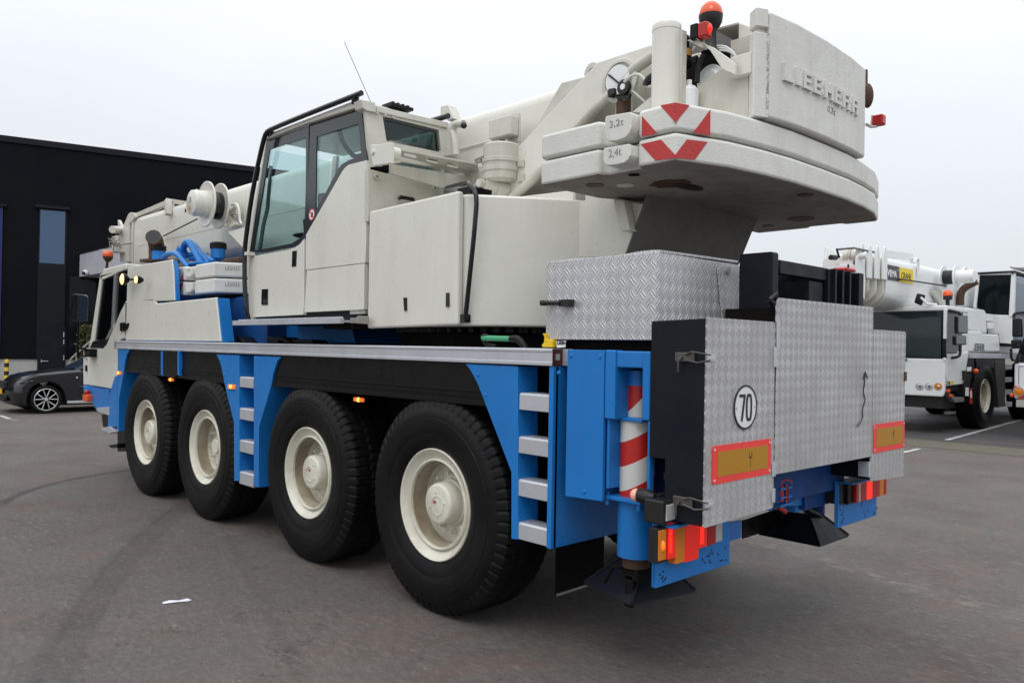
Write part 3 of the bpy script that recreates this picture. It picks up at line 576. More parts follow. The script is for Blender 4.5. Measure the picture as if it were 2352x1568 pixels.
# exhaust and blue hoses
YB=.62
ex=MB(); pp=[at(21,1110,1150,'y',YB),at(21,1120,980,'y',YB),at(21,1100,860,'y',YB-.03),at(21,1075,855,'y',YB-.14)]
ex.tube([at(21,1130,1150,'y',YB),at(21,1130,1040,'y',YB),at(21,1125,930,'y',YB-.02),at(21,1085,865,'y',YB-.10)],.095,20,2); ex.build('exhaust_pipe','brown',K)
d_=(at(21,1085,865,'y',YB-.10)-at(21,1125,930,'y',YB-.02)).normalized(); e_=at(21,1082,862,'y',YB-.10)
MB().cyl(e_,e_+d_*.006,.085).build('exhaust_mouth','ink',K)
def hose(n,pts,y,r,m='blue',name='hose'):
    return MB().tube([at(n,u,v,'y',y if not isinstance(y,list) else y[i]) for i,(u,v) in enumerate(pts)],r,12,2).build(name,m,K)
hose(19,[(520,390),(560,270),(620,220),(690,330),(820,560),(850,640)],.45,.038)
hose(19,[(640,250),(720,290),(820,440),(960,620)],.55,.038)
hose(19,[(200,500),(280,440),(380,425),(460,470),(560,600),(640,680)],.38,.031)
hose(19,[(870,450),(960,530),(1060,570)],.6,.03)
hose(21,[(2135,440),(2200,415),(2240,520),(2240,650),(2270,700)],.78,.015,'cream')
for u0,v0,u1,v1,yy in ((270,400,560,470,.62),(510,400,680,500,.5),(600,470,720,560,.5),(600,560,740,640,.35)):
    a,b=at(19,u0,v1,'y',yy),at(19,u1,v0,'y',yy); MB().box(a.x,b.x,yy,yy+.2,a.z,b.z).build('valve_block','blue',K,.015)
for u,v,yy in ((530,400,.5),(560,400,.5),(590,405,.5)):
    p=at(19,u,v,'y',yy); MB().cyl((p.x,yy-.01,p.z-.08),(p.x,yy-.01,p.z+.02),.02).build('valve','blue',K)
for (u,v0,v1,yy) in ((1130,310,560,.7),(115,350,520,.62),(445,310,420,.6)):
    a,b=at(19,u,v1,'y',yy),at(19,u,v0,'y',yy); w=.08 if u!=445 else .02
    o=MB().cyl(a,b,w*.45).lathe([(w*1.0,-.14),(w*1.0,-.03),(w*.9,-.02)],b,'z',20).build('filler_pipe','blue',K)
    if u!=445: MB().lathe([(w*1.15,-.03),(w*1.15,.03),(w*.9,.045),(.0001,.05)],b,'z',20).build('cap','black',o)
mb=MB(); a,b=at(19,1200,580,'y',.5),at(19,1460,520,'y',.5); mb.box(a.x,b.x,.5,.7,a.z,b.z+.02); mb.build('deck_fitting','brown',K,.03)
MB().box(-4.33,-2.9,.30,2.2,1.66,2.12).build('deck_frame','bluedk',K,.02)
# black reel behind the housing
p=at(2,2240,600,'y',.45); MB().lathe([(.02,0),(.34,0),(.34,.02),(.36,.03),(.36,.0),(.385,-.02),(.39,.05),(.39,.30),(.0001,.30)],(p.x,.42,2.02),'y',48).build('hose_reel','black',K)
MB().py(XZ(26,[(520,330),(860,330),(890,575),(520,575)],.62),.62,1.9).build('turntable_pedestal','bluedk',K,.01)
MB().slab([at(26,860,325,'y',.5),at(26,1870,300,'y',.5),at(26,1930,577,'y',.5),at(26,890,577,'y',.5)],(0,1.45,0)).build('turntable_pedestal','blue',K,.01)
a=[at(26,1870,300,'y',.5),at(26,1930,577,'y',.5)]; b=[at(26,1970,300,'y',.62),at(26,1995,572,'y',.62)]
MB().slab([a[0],b[0],b[1],a[1]],(0,.1,0)).build('pedestal_gusset','blue',K)
MB().lathe([(1.0,1.66),(1.0,1.76),(.92,1.78),(.92,1.86),(1.05,1.87),(1.05,1.93),(.0001,1.93)],(-.4,YC,0),'z',64).build('slewing_ring','dark',K)
gp=[]
for i in range(72):
    a=2*pi*i/72; 
    for da,r in ((0,1.0),(.025,1.0),(.035,1.04),(.06,1.04)): gp.append((-.4+r*math.cos(a+da),YC+r*math.sin(a+da)))
MB().pz(gp,1.77,1.86).build('gear_ring','black',K)
MB().box(-2.9,.75,.62,1.87,1.86,2.0).build('superstructure_floor','dark',K)
# --- operator cab
cy=.05
oc=MB()
# side panels
dl=XZ(4,[(232,522),(590,460),(650,440),(700,405),(742,352),(738,940),(730,1052),(265,1076)],cy); MB().py(dl,cy-.006,cy+.03).build('cab_door','cream',K,.004)
rp=XZ(3,[(757,1422),(1090,838),(1120,800),(1155,776),(1312,738),(1310,1500)],cy)+XZ(4,[(1300,578),(768,642),(755,640)],cy); MB().py(rp,cy-.006,cy+.03).build('cab_side_panel','cream',K,.004)
MB().py(XZ(4,[(768,648),(1296,584),(1292,1005),(745,1030),(745,1000)],cy),cy-.008,cy+.03).build('lower_side_panel','cream',K,.004)
mb=MB().py(XZ(3,[(385,508),(398,518),(238,1560)],cy)+XZ(4,[(228,520),(262,1100),(236,1100),(212,560)],cy)+XZ(3,[(212,1560)],cy),cy-.004,cy+.05); mb.build('front_pillar','cream',K,.008)
mb=MB().py(XZ(3,[(395,512),(1250,185),(1250,262),(1130,300),(780,412),(395,560)],cy),cy-.03,.81); mb.build('cab_roof','cream',K,.010)
MB().py(XZ(3,[(780,405),(1265,245),(1265,285),(785,435)],cy+.004),cy+.004,cy+.05).build('roof_gutter','gloss',K)
# glass with grey border
def framed(n,outer,inner,y,nm,g='glass'):
    o=MB().py(XZ(n,inner,y+.012),y+.012,y+.016).build(nm,g,K)
    a=XZ(n,outer,y); b=XZ(n,inner,y); k=len(a); mb=MB()
    for i in range(k):
        j=(i+1)%k; mb.py([a[i],a[j],b[j],b[i]],y,y+.010)
    mb.build('window_border','frit',o,clean=False); return o
framed(3,[(395,562),(778,422),(772,990),(762,1440),(720,1490),(640,1533),(400,1578),(232,1600)],[(418,640),(752,525),(750,990),(737,1400),(700,1450),(620,1500),(400,1545),(262,1565)],cy,'door_window')
framed(3,[(790,437),(1262,283),(1312,735),(1160,772),(1110,800),(1080,838),(960,1060),(758,1418)],[(850,520),(1235,400),(1260,700),(1150,735),(1080,775),(1045,818),(935,1030),(840,1195)],cy,'quarter_window')
# far side windows, front window
xf0,xf1=-2.60,-.98
mb=MB(); yy=.76
for a in ([(-2.78,1.9),(-.95,1.9),(-.95,2.35),(-2.72,2.35)],[(-1.10,2.35),(-.95,2.35),(-.95,3.42),(-1.02,3.42)],[(-2.72,2.35),(-2.66,2.35),(-2.50,3.42),(-2.57,3.42)]): mb.py(a,yy,yy+.03)
mb.build('cab_far_wall','cream2',K)
MB().py([(-2.66,2.35),(-1.10,2.35),(-1.02,3.42),(-2.50,3.42)],yy+.01,yy+.014).build('far_window','glass',K)
MB().slab([(-2.60,.09,3.38),(-2.60,.76,3.38),(-2.77,.76,2.1),(-2.77,.09,2.1)],(-.006,0,0)).build('front_window','glass',K)
MB().box(-2.72,-.98,.085,.79,1.86,1.93).build('cab_floor','navy',K)
# rear wall of cab
rx=at(3,1300,600,'y',cy).x
rw=MB()
fr=YZ(3,[(1265,275),(1290,285),(1375,310),(1380,240),(1990,400),(2060,450),(2100,700),(1980,680),(1975,1000),(1325,820),(1310,740)],rx)
o_=YZ(3,[(1270,275),(1980,440),(2060,460),(2090,700),(1330,800)],rx); i_=YZ(3,[(1455,345),(1950,465),(1970,660),(1490,560)],rx)
def quadring(mb,o,i,x0,x1):
    for k in range(4): j=(k+1)%4; mb.px([o[k],o[j],i[j],i[k]],x0,x1)
ob=YZ(3,[(1275,283),(2040,455),(2085,690),(1322,808)],rx)
mb=MB(); quadring(mb,ob,i_,rx,rx+.03); mb.build('cab_rear_wall','cream2',K,clean=False)
mb=MB(); ii=YZ(3,[(1482,372),(1938,482),(1955,642),(1512,560)],rx+.028); quadring(mb,YZ(3,[(1455,345),(1950,465),(1970,660),(1490,560)],rx+.026),ii,rx+.02,rx+.032); mb.build('rear_window_seal','gloss',K,clean=False)
MB().px(YZ(3,[(1475,365),(1945,475),(1962,652),(1505,570)],rx+.02),rx+.020,rx+.024).build('rear_window','glassdk',K)
mb=MB().px(YZ(3,[(1245,185),(1375,212),(1382,305),(1300,288),(1260,262)],rx+.03),rx-.05,rx+.05); mb.build('gutter_end','cream2',K,.004)
mb=MB().px(YZ(3,[(1385,245),(2040,395),(2040,450),(1385,300)],rx+.02),rx-.02,rx+.045); 
for u,v in ((1410,305),(1482,322),(1555,343)): p=at(3,u,v,'x',rx+.05); mb.cyl((rx+.03,p.y,p.z),(rx+.055,p.y,p.z),.008)
mb.build('rear_roof_rail','cream2',K,.006)
MB().box(rx-.2,rx+.0,cy+.02,.78,1.9,2.45).build('rear_lower_wall','cream2',K)
x2=rx+.06
mb=MB().px(YZ(3,[(1325,815),(1985,985),(1985,1300),(1322,1300)],x2),x2-.05,x2)
for u,v in ((1395,890),(1930,990)): p=at(3,u,v,'x',x2); mb.lathe([(.022,0),(.020,.014),(.012,.016),(.012,.002),(.0001,.002)],(x2,p.y,p.z),'x',16)
mb.build('rear_hatch','cream2',K,.004)
mb=MB().tube([at(3,1610,1085,'x',x2),at(3,1615,1075,'x',x2+.05),at(3,1735,1095,'x',x2+.05),at(3,1740,1110,'x',x2)],.014); mb.build('hatch_handle','black',K)
MB().py(XZ(4,[(628,468),(668,462),(662,608),(624,614)],cy-.008),cy-.012,cy).build('door_handle','gloss',K,.004)
o=MB().py(XZ(4,[(350,818),(404,815),(402,960),(346,962)],cy-.008),cy-.014,cy).build('door_latch','gloss',K,.003)
MB().py(XZ(4,[(358,908),(396,906),(396,948),(356,950)],cy-.0145),cy-.0155,cy-.01).build('latch_pocket','ink',o)
# round pictogram sticker
p=at(3,803,1235,'y',cy-.006); o=MB().lathe([(.047,0),(.047,-.002),(.0001,-.002)],(p.x,cy-.002,p.z),'y',28).build('warning_sticker','wht',K)
MB().lathe([(.047,-.0025),(.047,-.0045),(.039,-.0045),(.039,-.0025)],(p.x,cy-.001,p.z),'y',28,close=True).build('red_ring','redpaint',o)
MB().slab([(p.x-.032,cy-.0062,p.z+.026),(p.x-.026,cy-.0062,p.z+.032),(p.x+.032,cy-.0062,p.z-.026),(p.x+.026,cy-.0062,p.z-.032)],(0,.003,0)).build('red_bar','redpaint',o)
MB().py([(p.x-.012,p.z-.022),(p.x+.018,p.z-.024),(p.x+.022,p.z+.004),(p.x+.006,p.z+.022),(p.x-.010,p.z+.006)],cy-.0050,cy-.003).build('pictogram','ink',o)
# interior
s=MB(); s.box(-1.95,-1.45,.22,.68,2.30,2.42); s.py([(-1.50,2.38),(-1.40,2.38),(-1.30,3.02),(-1.40,3.05)],.24,.66); s.box(-1.8,-1.55,.32,.58,1.93,2.3); s.box(-1.43,-1.33,.33,.57,3.05,3.22); s.build('operator_seat','seat',K,.03)
s=MB(); s.box(-2.62,-2.45,.30,.75,1.93,2.42); s.cyl((-2.5,.45,2.4),(-2.40,.45,2.62),.02); s.lathe([(.15,.0),(.17,.01),(.15,.02)],(-2.38,.45,2.62),'z',24); s.box(-1.98,-1.6,.12,.20,2.42,2.55); s.cyl((-1.95,.16,2.55),(-1.97,.16,2.70),.018,.022); s.cyl((-2.56,.70,2.4),(-2.50,.70,3.0),.018); s.box(-2.55,-2.47,.60,.76,2.85,3.05); s.build('control_console','seat',K,.01)
hose(3,[(1040,360),(1080,560),(1150,660),(1200,710),(1280,690)],.3,.02,'gloss','cable'); hose(3,[(1210,290),(1190,380),(1120,440),(1260,390),(1230,310)],.4,.014,'gloss','cable')
mb=MB().tube([at(3,430,790,'y',.70),at(3,400,1180,'y',.70),at(3,360,1340,'y',.6),at(3,330,1560,'y',.5)],.02); mb.build('wiper_motor','seat',K)
# roof rails and antenna
yr=-.01
a1=[at(3,1262,120,'y',yr),at(3,820,292,'y',yr),at(3,440,448,'y',yr),at(3,388,480,'y',yr),at(3,360,560,'y',yr),at(3,300,830,'y',yr),at(3,245,1120,'y',yr),at(3,195,1500,'y',yr),at(4,188,500,'y',yr),at(4,190,820,'y',yr),at(4,205,1000,'y',yr),at(4,230,1110,'y',yr+.03)]
mb=MB().tube(a1,.020,10,1); mb.build('grab_rail','gloss',K)
mb=MB(); 
for n,u,v,u2,v2 in ((3,1215,140,1205,205),(3,430,455,430,505)): mb.cyl(at(n,u,v,'y',yr),at(n,u2,v2,'y',yr+.05),.022,.03)
mb.build('rail_mount','gloss',K)
MB().box(at(4,205,493,'y',yr).x-.05,at(4,205,493,'y',yr).x+.04,-.02,.06,at(4,200,510,'y',yr).z,at(4,200,478,'y',yr).z).build('rail_clip','cream',K,.004)
MB().tube([at(3,1345,200,'y',.13),at(0,791,97,'y',.13)],.0022,6).build('antenna','black',K)
mb=MB().tube([at(3,1900,378,'y',.75),at(3,2060,330,'y',.75)],.022); mb.tube([at(3,1940,395,'y',.75),at(3,1990,355,'y',.75)],.014); mb.build('grab_rail','gloss',K)
mb=MB(); a,b=at(3,1430,262,'y',.3),at(3,1615,285,'y',.3); mb.box(a.x,a.x+.16,.30,.50,a.z-.01,a.z+.015)
for i in range(4): mb.box(a.x+.01,a.x+.15,.31+.045*i,.335+.045*i,a.z+.015,a.z+.028)
mb.build('roof_hatch_grille','black',K,.004)
# silver platform step below the cab
a=at(26,125,250,'y',-.1); b=at(26,1710,180,'y',-.1); zz=1.866
mb=MB().box(a.x,b.x,-.10,-.07,1.826,zz); mb.box(a.x,b.x,-.07,.20,1.835,1.850)
n_=44
for i in range(n_):
    x=a.x+.1+(b.x-a.x-.1)*i/n_; mb.py([(x,zz-.001),(x+.010,zz+.008),(x+.022,zz+.008),(x+.030,zz-.001)],-.098,-.072)
mb.build('platform_step','alu',K)
c_=at(26,2110,230,'y',.02); mb=MB().box(b.x,c_.x,-.02,.02,1.828,1.866); mb.py(XZ(26,[(1940,190),(1965,172),(2115,175),(2115,295),(1950,285)],-.03),-.03,-.02); mb.build('step_bracket','steel',K,.003)
MB().box(b.x-.4,b.x+.02,.0,.2,1.79,1.83).build('step_support','dark',K)
# --- engine and hydraulics cover
zt,zb=2.625,1.803
A=at(0,848,600,'y',.03).x; B=at(0,1055,600,'y',.03).x; Cx=at(0,1062,600,'y',.05).x
MB().py([(A,zb-.012),(A,zt-.005),(B-.01,zt+.012),(B,zb+.004)],.02,.07).build('side_cover','cream',K,.018,4)
for q4 in ([(1648,897),(1676,893),(1678,1015),(1658,1018)],[(2040,852),(2065,848),(2067,978),(2038,980)]):
    MB().py(XZ(4,q4,.015),.010,.022).build('cover_latch','gloss',K,.003)
g=at(0,1352,464,'z',zt-.02)
MB().pz([(A+.01,.075),(Cx-.015,.075),(Cx+.01,.085),(g.x,g.y),(g.x-.02,g.y+.05),(A+.01,.90)],zb,zt).build('rear_cover','cream',K,.022,4)
mb=MB(); mb.tube([(.207,.055,1.84),at(0,1095,480,'y',.04),at(0,1093,440,'y',.04),at(0,1075,421,'y',.05),at(25,950,440,'y',.10),at(25,530,545,'y',.16)],.015,12,1); mb.tube([(.19,.07,1.86),(.21,.05,1.86)],.014); mb.box(.165,.215,.045,.09,1.825,1.875); mb.build('cover_handrail','gloss',K)
mb=MB().box(.03,.16,.12,.30,2.60,2.68); mb.build('hinge_block','black',K)
# --- turntable side plate, sloping plate, strut
yp=.66
MB().py(XZ(0,[(1330,435),(1484,470),(1440,592),(1330,592)],yp)+[(-1.0,2.0),(-1.0,2.75)],yp,yp+.05).build('side_plate','cream',K,.006)
MB().py([(-1.0,2.0),(.9,2.2),(1.14,2.60),(.9,2.75),(-1.0,2.75)],1.80,1.85).build('side_plate','cream',K,.006)
p0=at(0,1484,462,'y',yp); p1=at(0,1437,592,'y',yp); k_=(p0.x-p1.x)/(p0.z-p1.z)
MB().slab([(p0.x+k_*.12,yp-.02,p0.z+.12),(p0.x+k_*.12,1.88,p0.z+.12),(p1.x-k_*.12,1.88,p1.z-.12),(p1.x-k_*.12,yp-.02,p1.z-.12)],(.014,0,0)).build('sloping_plate',mat('shaded_plate_paint',(.15,.14,.125),.6,0,.4),K,.004)  # darker colour paints in the shade under the counterweight
MB().py(XZ(5,[(1683,1108),(1700,1095),(1780,1100),(1840,1385),(1760,1392),(1740,1375)],yp-.05),yp-.07,yp).build('gusset','cream',K,.008)
mb=MB().px(YZ(5,[(1295,1040),(1385,1050),(1385,1110),(1295,1100)],.75),.75,.77); mb.build('tie_bracket','cream',K)
# --- boom
def boomsec(y0,y1,z0,z1,r=.10,n=5):
    P=[]
    for cx,cz,a0 in ((y1-r,z1-r,0),(y0+r,z1-r,90)):
        for i in range(n+1): a=R(a0+90*i/n); P.append((cx+r*math.cos(a),cz+r*math.sin(a)))
    w=(y1-y0)/2; cx=(y0+y1)/2
    for i in range(0,17):
        a=R(180+180*i/16); P.append((cx+w*math.cos(a),z0+w*.62+w*.62*math.sin(a)))
    return P
by0,by1=.90,1.60
sec=boomsec(by0,by1,2.64,3.505,.10)
bo=MB().px(sec,-8.32,1.05).build('boom','cream',K,.004,2)
MB().box(-8.2,1.0,by0-.004,by0+.002,3.05,3.062).build('weld_seam','cream',bo)
for sx,d2 in ((-8.36,.02),(-8.45,-.01),(-8.55,-.03)):
    MB().px(boomsec(by0-d2,by1+d2,2.64-d2,3.51+d2,.12),sx-.03,sx+.03).build('boom_collar','cream2',K,.006)
MB().px(boomsec(by0+.1,by1-.1,2.75,3.38,.08),-8.95,-8.4).build('boom_head','cream2',K,.01)
mb=MB().py(XZ(21,[(700,700),(760,560),(790,540),(840,548),(850,600),(830,640),(775,690),(760,1200),(650,1200),(640,900)],by0-.02),by0-.03,by0+.02); mb.build('head_plate','cream2',K,.008)
mb=MB().py(XZ(21,[(700,700),(760,560),(790,540),(840,548),(850,600),(830,640),(775,690)],by0-.02),by1-.02,by1+.03); mb.build('head_plate','cream2',K,.008)
mb=MB().cyl(at(21,540,770,'y',.7),at(21,665,775,'y',.9),.055); mb.py(XZ(21,[(608,640),(620,640),(670,740),(640,850),(615,760)],.88),.88,.92); mb.py(XZ(21,[(568,850),(632,845),(635,950),(570,950)],.86),.86,.95); mb.build('boom_tip_bracket','cream2',K,.006)
mb=MB()
for i in range(26):
    a=at(21,random.uniform(540,660),random.uniform(930,1040),'y',random.uniform(.75,.9)); b=a+Vector((random.uniform(-.12,.12),random.uniform(-.05,.05),random.uniform(-.08,.08))); mb.tube([a,(a+b)/2+Vector((0,-.03,.04)),b],.008,6)
mb.build('hoist_rope_socket','steel',K)
MB().py(XZ(21,[(460,1040),(640,1060),(630,1085),(500,1075)],.8),.7,.9).build('tip_plate','cream2',K)
MB().tube([at(21,650,970,'y',.8),at(21,800,950,'y',.8)],.012,6).build('tie_wire','steel',K)
# guide frame on top of the boom
yt=.95; mb=MB()
mb.tube([at(21,860,590,'y',yt),at(21,1290,410,'y',yt)],.045,4); mb.tube([at(21,1300,385,'y',yt),at(21,1520,420,'y',yt)],.04,4); mb.tube([at(21,1285,370,'y',yt-.08),at(21,1285,570,'y',yt-.1)],.05,4); mb.tube([at(21,1310,380,'y',yt),at(21,1350,460,'y',yt+.3)],.03,4); mb.tube([at(21,860,590,'y',yt+.55),at(21,1290,410,'y',yt+.55)],.045,4)
mb.build('boom_guide_frame','cream2',K)
MB().lathe([(.025,-.002),(.0001,-.002)],tuple(at(21,1518,518,'y',by0)),'y',16).build('bore','ink',K)
# cable reel
xr_=-4.92; c1=at(21,1792,435,'x',xr_); c2=at(21,1970,452,'x',xr_); zc=(c1.z+c2.z)/2
rr=.258
def disc(y): return [(.09,y+.012),(rr-.01,y+.012),(rr,y+.006),(rr,y-.006),(rr-.01,y-.010),(rr-.02,y-.004),(.09,y-.002)]
rl=MB().lathe([(.155,c1.y),(.155,c2.y)],(xr_,0,zc),'y',40).build('cable_reel','gloss',K)
for yy in (c1.y,c2.y): MB().lathe(disc(yy),(xr_,0,zc),'y',56,close=True).build('flange','cream',rl)
h=at(21,1590,420,'x',xr_).y
MB().lathe([(.150,c1.y),(.150,c1.y-.05),(.142,c1.y-.055),(.142,h+.06),(.150,h+.058),(.150,h+.045),(.138,h+.04),(.138,h+.006),(.130,h),(.0001,h)],(xr_,0,zc),'y',44).build('drive_housing','cream',rl)
mb=MB()
for i in range(4):
    mb.box(xr_-.045+.022*(i%2),xr_-.022+.026*(i%2),h-.002,h+.001,zc+.03+.018*(i//2),zc+.042+.018*(i//2))
mb.box(xr_-.05,xr_+.01,h-.002,h+.001,zc-.0,zc+.022); mb.build('rating_label','inkgrey',rl)
MB().py([(xr_-.06,zc-.085),(xr_+.01,zc-.085),(xr_-.025,zc-.02)],h-.002,h+.001).build('warning_triangle','amberpipe',rl)
MB().tube([(xr_-.13,(c1.y+c2.y)/2,zc-.08),at(21,1225,855,'y',by0-.03)],.009,6).build('reel_cable','ink',K)
mb=MB().slab([at(21,2075,570,'y',.80),at(21,2200,565,'y',.80),at(21,2180,450,'y',.80),at(21,2080,520,'y',.80)],(0,.06,0)); mb.slab([at(21,2085,570,'y',.78),at(21,2180,700,'y',.78),at(21,2110,740,'y',.74),at(21,2040,660,'y',.74)],(0,.06,0)); mb.build('reel_bracket','cream2',K,.004)
MB().slab([at(21,2080,800,'y',.60),at(21,2310,735,'y',.60),at(21,2340,1070,'y',.60)],(0,.04,0)).build('gusset','cream',K,.003)
# fittings on the boom beside the cab
yb=by0-.01
mb=MB().py(XZ(3,[(2015,255),(2080,240),(2130,360),(2075,375),(2015,330)],yb),.86,.95); mb.build('boom_guide_plate','cream2',K)
mb=MB().py(XZ(5,[(105,255),(165,240),(222,358),(160,378),(160,260),(108,300)],.9),.88,.93); mb.build('boom_guide_plate','cream2',K)
eb=MB().py(XZ(5,[(515,372),(722,315),(720,497),(520,548)],.68),.68,.76).build('junction_box','cream2',K,.010)
MB().py(XZ(5,[(640,340),(812,300),(812,572),(640,600)],.78),.765,.785).build('mounting_plate','cream2',K,.004)
mb=MB()
for u in (565,590,612,688): p=at(5,u,545,'y',.72); mb.cyl(p,(p.x,p.y,p.z-.055),.014,.014,10)
mb.build('cable_gland','cream2',K)
# filter canister
ct=at(5,638,615,'y',.66); cb=at(5,636,930,'y',.66); rc=.130
fc=MB().lathe([(rc-.012,ct.z+.012),(rc,ct.z),(rc,ct.z-.09),(rc+.008,ct.z-.095),(rc+.008,ct.z-.12),(rc,ct.z-.125),(rc,cb.z+.09),(rc+.008,cb.z+.085),(rc+.008,cb.z+.06),(rc,cb.z+.055),(rc,cb.z+.005),(rc-.03,cb.z-.012),(.0001,cb.z-.012)][::-1]+[(.0001,ct.z+.012)],(ct.x,.66,0),'z',48).build('filter_canister','cream2',K)
mb=MB(); mb.lathe([(.05,ct.z+.012),(.05,ct.z+.03),(.0001,ct.z+.03)],(ct.x,.66,0),'z',20)
for dz in (-.105,-.285): mb.box(ct.x-.13,ct.x-.07,.525,.55,ct.z+dz-.012,ct.z+dz+.012); mb.cyl((ct.x-.12,.52,ct.z+dz+.01),(ct.x-.05,.535,ct.z+dz+.025),.008)
mb.build('clamp','steel',fc)
for v0,v1 in ((725,800),(855,935)): MB().py(XZ(5,[(785,v0+10),(842,v0),(842,v1),(785,v1)],.69),.685,.697).build('canister_bracket','cream2',K,.006)
MB().tube([at(5,620,935,'y',.66),at(5,620,990,'y',.66),at(5,570,1060,'y',.66),at(5,540,1120,'y',.66)],.035,12,2).build('drain_pipe','cream2',K)
mb=MB(); p=at(25,1150,440,'y',.5); mb.cyl(p,(p.x,p.y+.06,p.z),.028); mb.cyl((p.x,p.y+.05,p.z),(p.x+.03,p.y+.14,p.z-.02),.055); mb.cyl((p.x+.03,p.y+.13,p.z-.04),(p.x+.08,p.y+.3,p.z-.04),.07); mb.tube([at(25,1180,590,'y',.55),at(25,1290,660,'y',.55)],.016); mb.build('pipe_fitting','cream2',K)
hose(5,[(190,470),(215,560),(222,690)],.72,.028,'cream2','corrugated_hose'); hose(5,[(185,460),(215,400),(290,405)],.72,.030,'cream2','pipe_elbow')
p=at(5,292,418,'y',.69); MB().sphere(p,.024,12).build('pipe_opening','ink',K)
MB().tube([at(5,235,640,'y',yb),at(5,520,565,'y',yb)],.006,6).build('weld_seam','cream',K)
# cross arm between cab and boom
aL=at(3,1590,625,'y',.10); aR=at(3,2330,735,'y',.78); aL.z=aR.z=3.045; bL=at(3,1590,712,'z',3.02); bR=at(3,2330,902,'z',3.02)
dirv=aR-aL; ca=MB(); up=Vector((0,0,1)); out=(bL-aL+bR-aR)/2; out.z=0
def strip(mb,t0,t1,w0,w1,dz=0,th=.012):
    p0=aL+dirv*t0; p1=aL+dirv*t1; q0=bL+(bR-bL)*t0-p0; q1=bL+(bR-bL)*t1-p1; q0.z=q1.z=0
    mb.slab([p0+q0*w0,p1+q1*w0,p1+q1*w1,p0+q0*w1],(0,0,-th))
strip(ca,0,1,0,.30); strip(ca,0,1,.72,1.0)
ts=[0,.08,.22,.34,.48,.60,.74,1.0]
for i in range(0,len(ts)-1,2): strip(ca,ts[i],ts[i+1],.30,.72)
ca.slab([aL+out,aR+out,aR+out+Vector((0,0,-.03)),aL+out+Vector((0,0,-.03))],(.012,0,0))
ca.build('cross_arm','cream2',K)
mb=MB().py(XZ(3,[(1420,592),(1530,568),(1530,765),(1368,790),(1345,700)],.02),.02,.05); mb.slab([at(3,1340,590,'y',.03),at(3,1422,592,'y',.02),at(3,1422,790,'y',.02),at(3,1368,790,'y',.03)],(0,.03,0)); p=at(3,1370,665,'y',.02); mb.cyl((p.x,.03,p.z),(p.x,.005,p.z),.018); mb.cyl(at(3,1520,670,'y',.05),aL+Vector((0,.02,-.04)),.05,.04); mb.build('arm_end_plate','cream',K,.006)
mb=MB().px(YZ(3,[(1530,770),(2345,905),(2345,1020),(1985,985),(1530,855)],x2+.12),x2+.10,x2+.12); mb.build('arm_backing','cream2',K)
# --- rear frame arms (upright) both sides
arm=XZ(5,[(560,1075),(770,682),(1420,0)],.74)+XZ(6,[(600,588),(1092,428),(1092,520),(890,645),(700,860),(430,1112)],.74)+XZ(5,[(1000,860),(870,1000),(740,1080)],.74)
MB().py(arm,.70,.76).build('frame_arm','cream',K,.008); MB().py(arm,1.74,1.80).build('frame_arm','cream',K,.008)
lip=[at(6,1092,505,'y',.70),at(6,905,632,'y',.70),at(6,860,680,'y',.70),at(6,690,870,'y',.70),at(6,440,1105,'y',.70),at(5,1000,850,'y',.70),at(5,740,1080,'y',.70)]
MB().tube(lip,.035,10,1).build('arm_flange','cream2',K)
pl=XZ(6,[(0,1172),(240,765),(458,708),(600,590),(560,900),(120,1310)],.79); MB().py(pl,.78,.83).build('boom_base_plate','cream2',K,.006); MB().py(pl,1.67,1.72).build('boom_base_plate','cream2',K,.006)
ey=at(6,520,668,'y',.79); MB().lathe([(.062,-.02),(.062,.02),(.030,.02),(.030,-.02)],(ey.x,.80,ey.z),'y',28,close=True).build('lifting_eye','cream2',K)
MB().py([(.30,2.85),(.80,2.85),(1.35,3.25),(1.35,3.42),(.95,3.44),(.60,3.30)],.86,1.64).build('boom_foot','cream2',K,.02)
pc=at(6,758,738,'y',.68)
MB().lathe([(.135,.02),(.135,-.005),(.125,-.012),(.108,-.012),(.108,.0),(.0001,.0)],(pc.x,.69,pc.z),'y',40).build('pivot_boss','cream2',K)
mb=MB().lathe([(.09,0),(.09,-.012),(.0001,-.012)],(pc.x,.678,pc.z),'y',32); mb.build('pivot_plate','white',K)
mb=MB().slab([at(6,655,690,'y',.66),at(6,670,680,'y',.66),at(6,800,790,'y',.66),at(6,790,800,'y',.66)],(0,.01,0)); p=at(6,812,803,'y',.66); mb.lathe([(.045,.015),(.045,-.01),(.02,-.012),(.02,.0)],(p.x,.655,p.z),'y',20); mb.cyl(at(6,700,830,'y',.665),at(6,705,880,'y',.665),.03); mb.slab([at(6,690,860,'y',.66),at(6,760,890,'y',.66),at(6,860,860,'y',.66),at(6,850,910,'y',.66),at(6,740,905,'y',.66)],(0,.02,0)); mb.build('pivot_latch','ink',K)
MB().cyl((p.x,.64,p.z),(p.x,.655,p.z),.018).build('latch_pin','white',K)
a=at(6,805,890,'y',.72); MB().cyl(a,(a.x,a.y,2.86),.045).build('cylinder_rod','brown',K)
a=at(6,755,890,'y',.72); MB().box(a.x-.02,a.x+.05,.72,.80,2.86,a.z).build('rod_guard','cream',K)
hose(6,[(810,755),(880,690),(950,680),(1010,745),(1005,790),(1050,800),(1100,785)],.58,.009,'cream2','cable'); hose(6,[(1010,790),(1030,730),(1090,690)],.58,.022,'ink','hose')
MB().slab([at(6,885,1030,'y',.60),at(6,1090,860,'y',.60),at(6,1120,1030,'y',.60)],(0,.04,0)).build('gusset','cream2',K)
MB().slab([at(6,870,830,'y',.62),at(6,880,825,'y',.62),at(6,1000,930,'y',.62),at(6,990,940,'y',.62)],(0,.02,0)).build('brace','cream2',K)
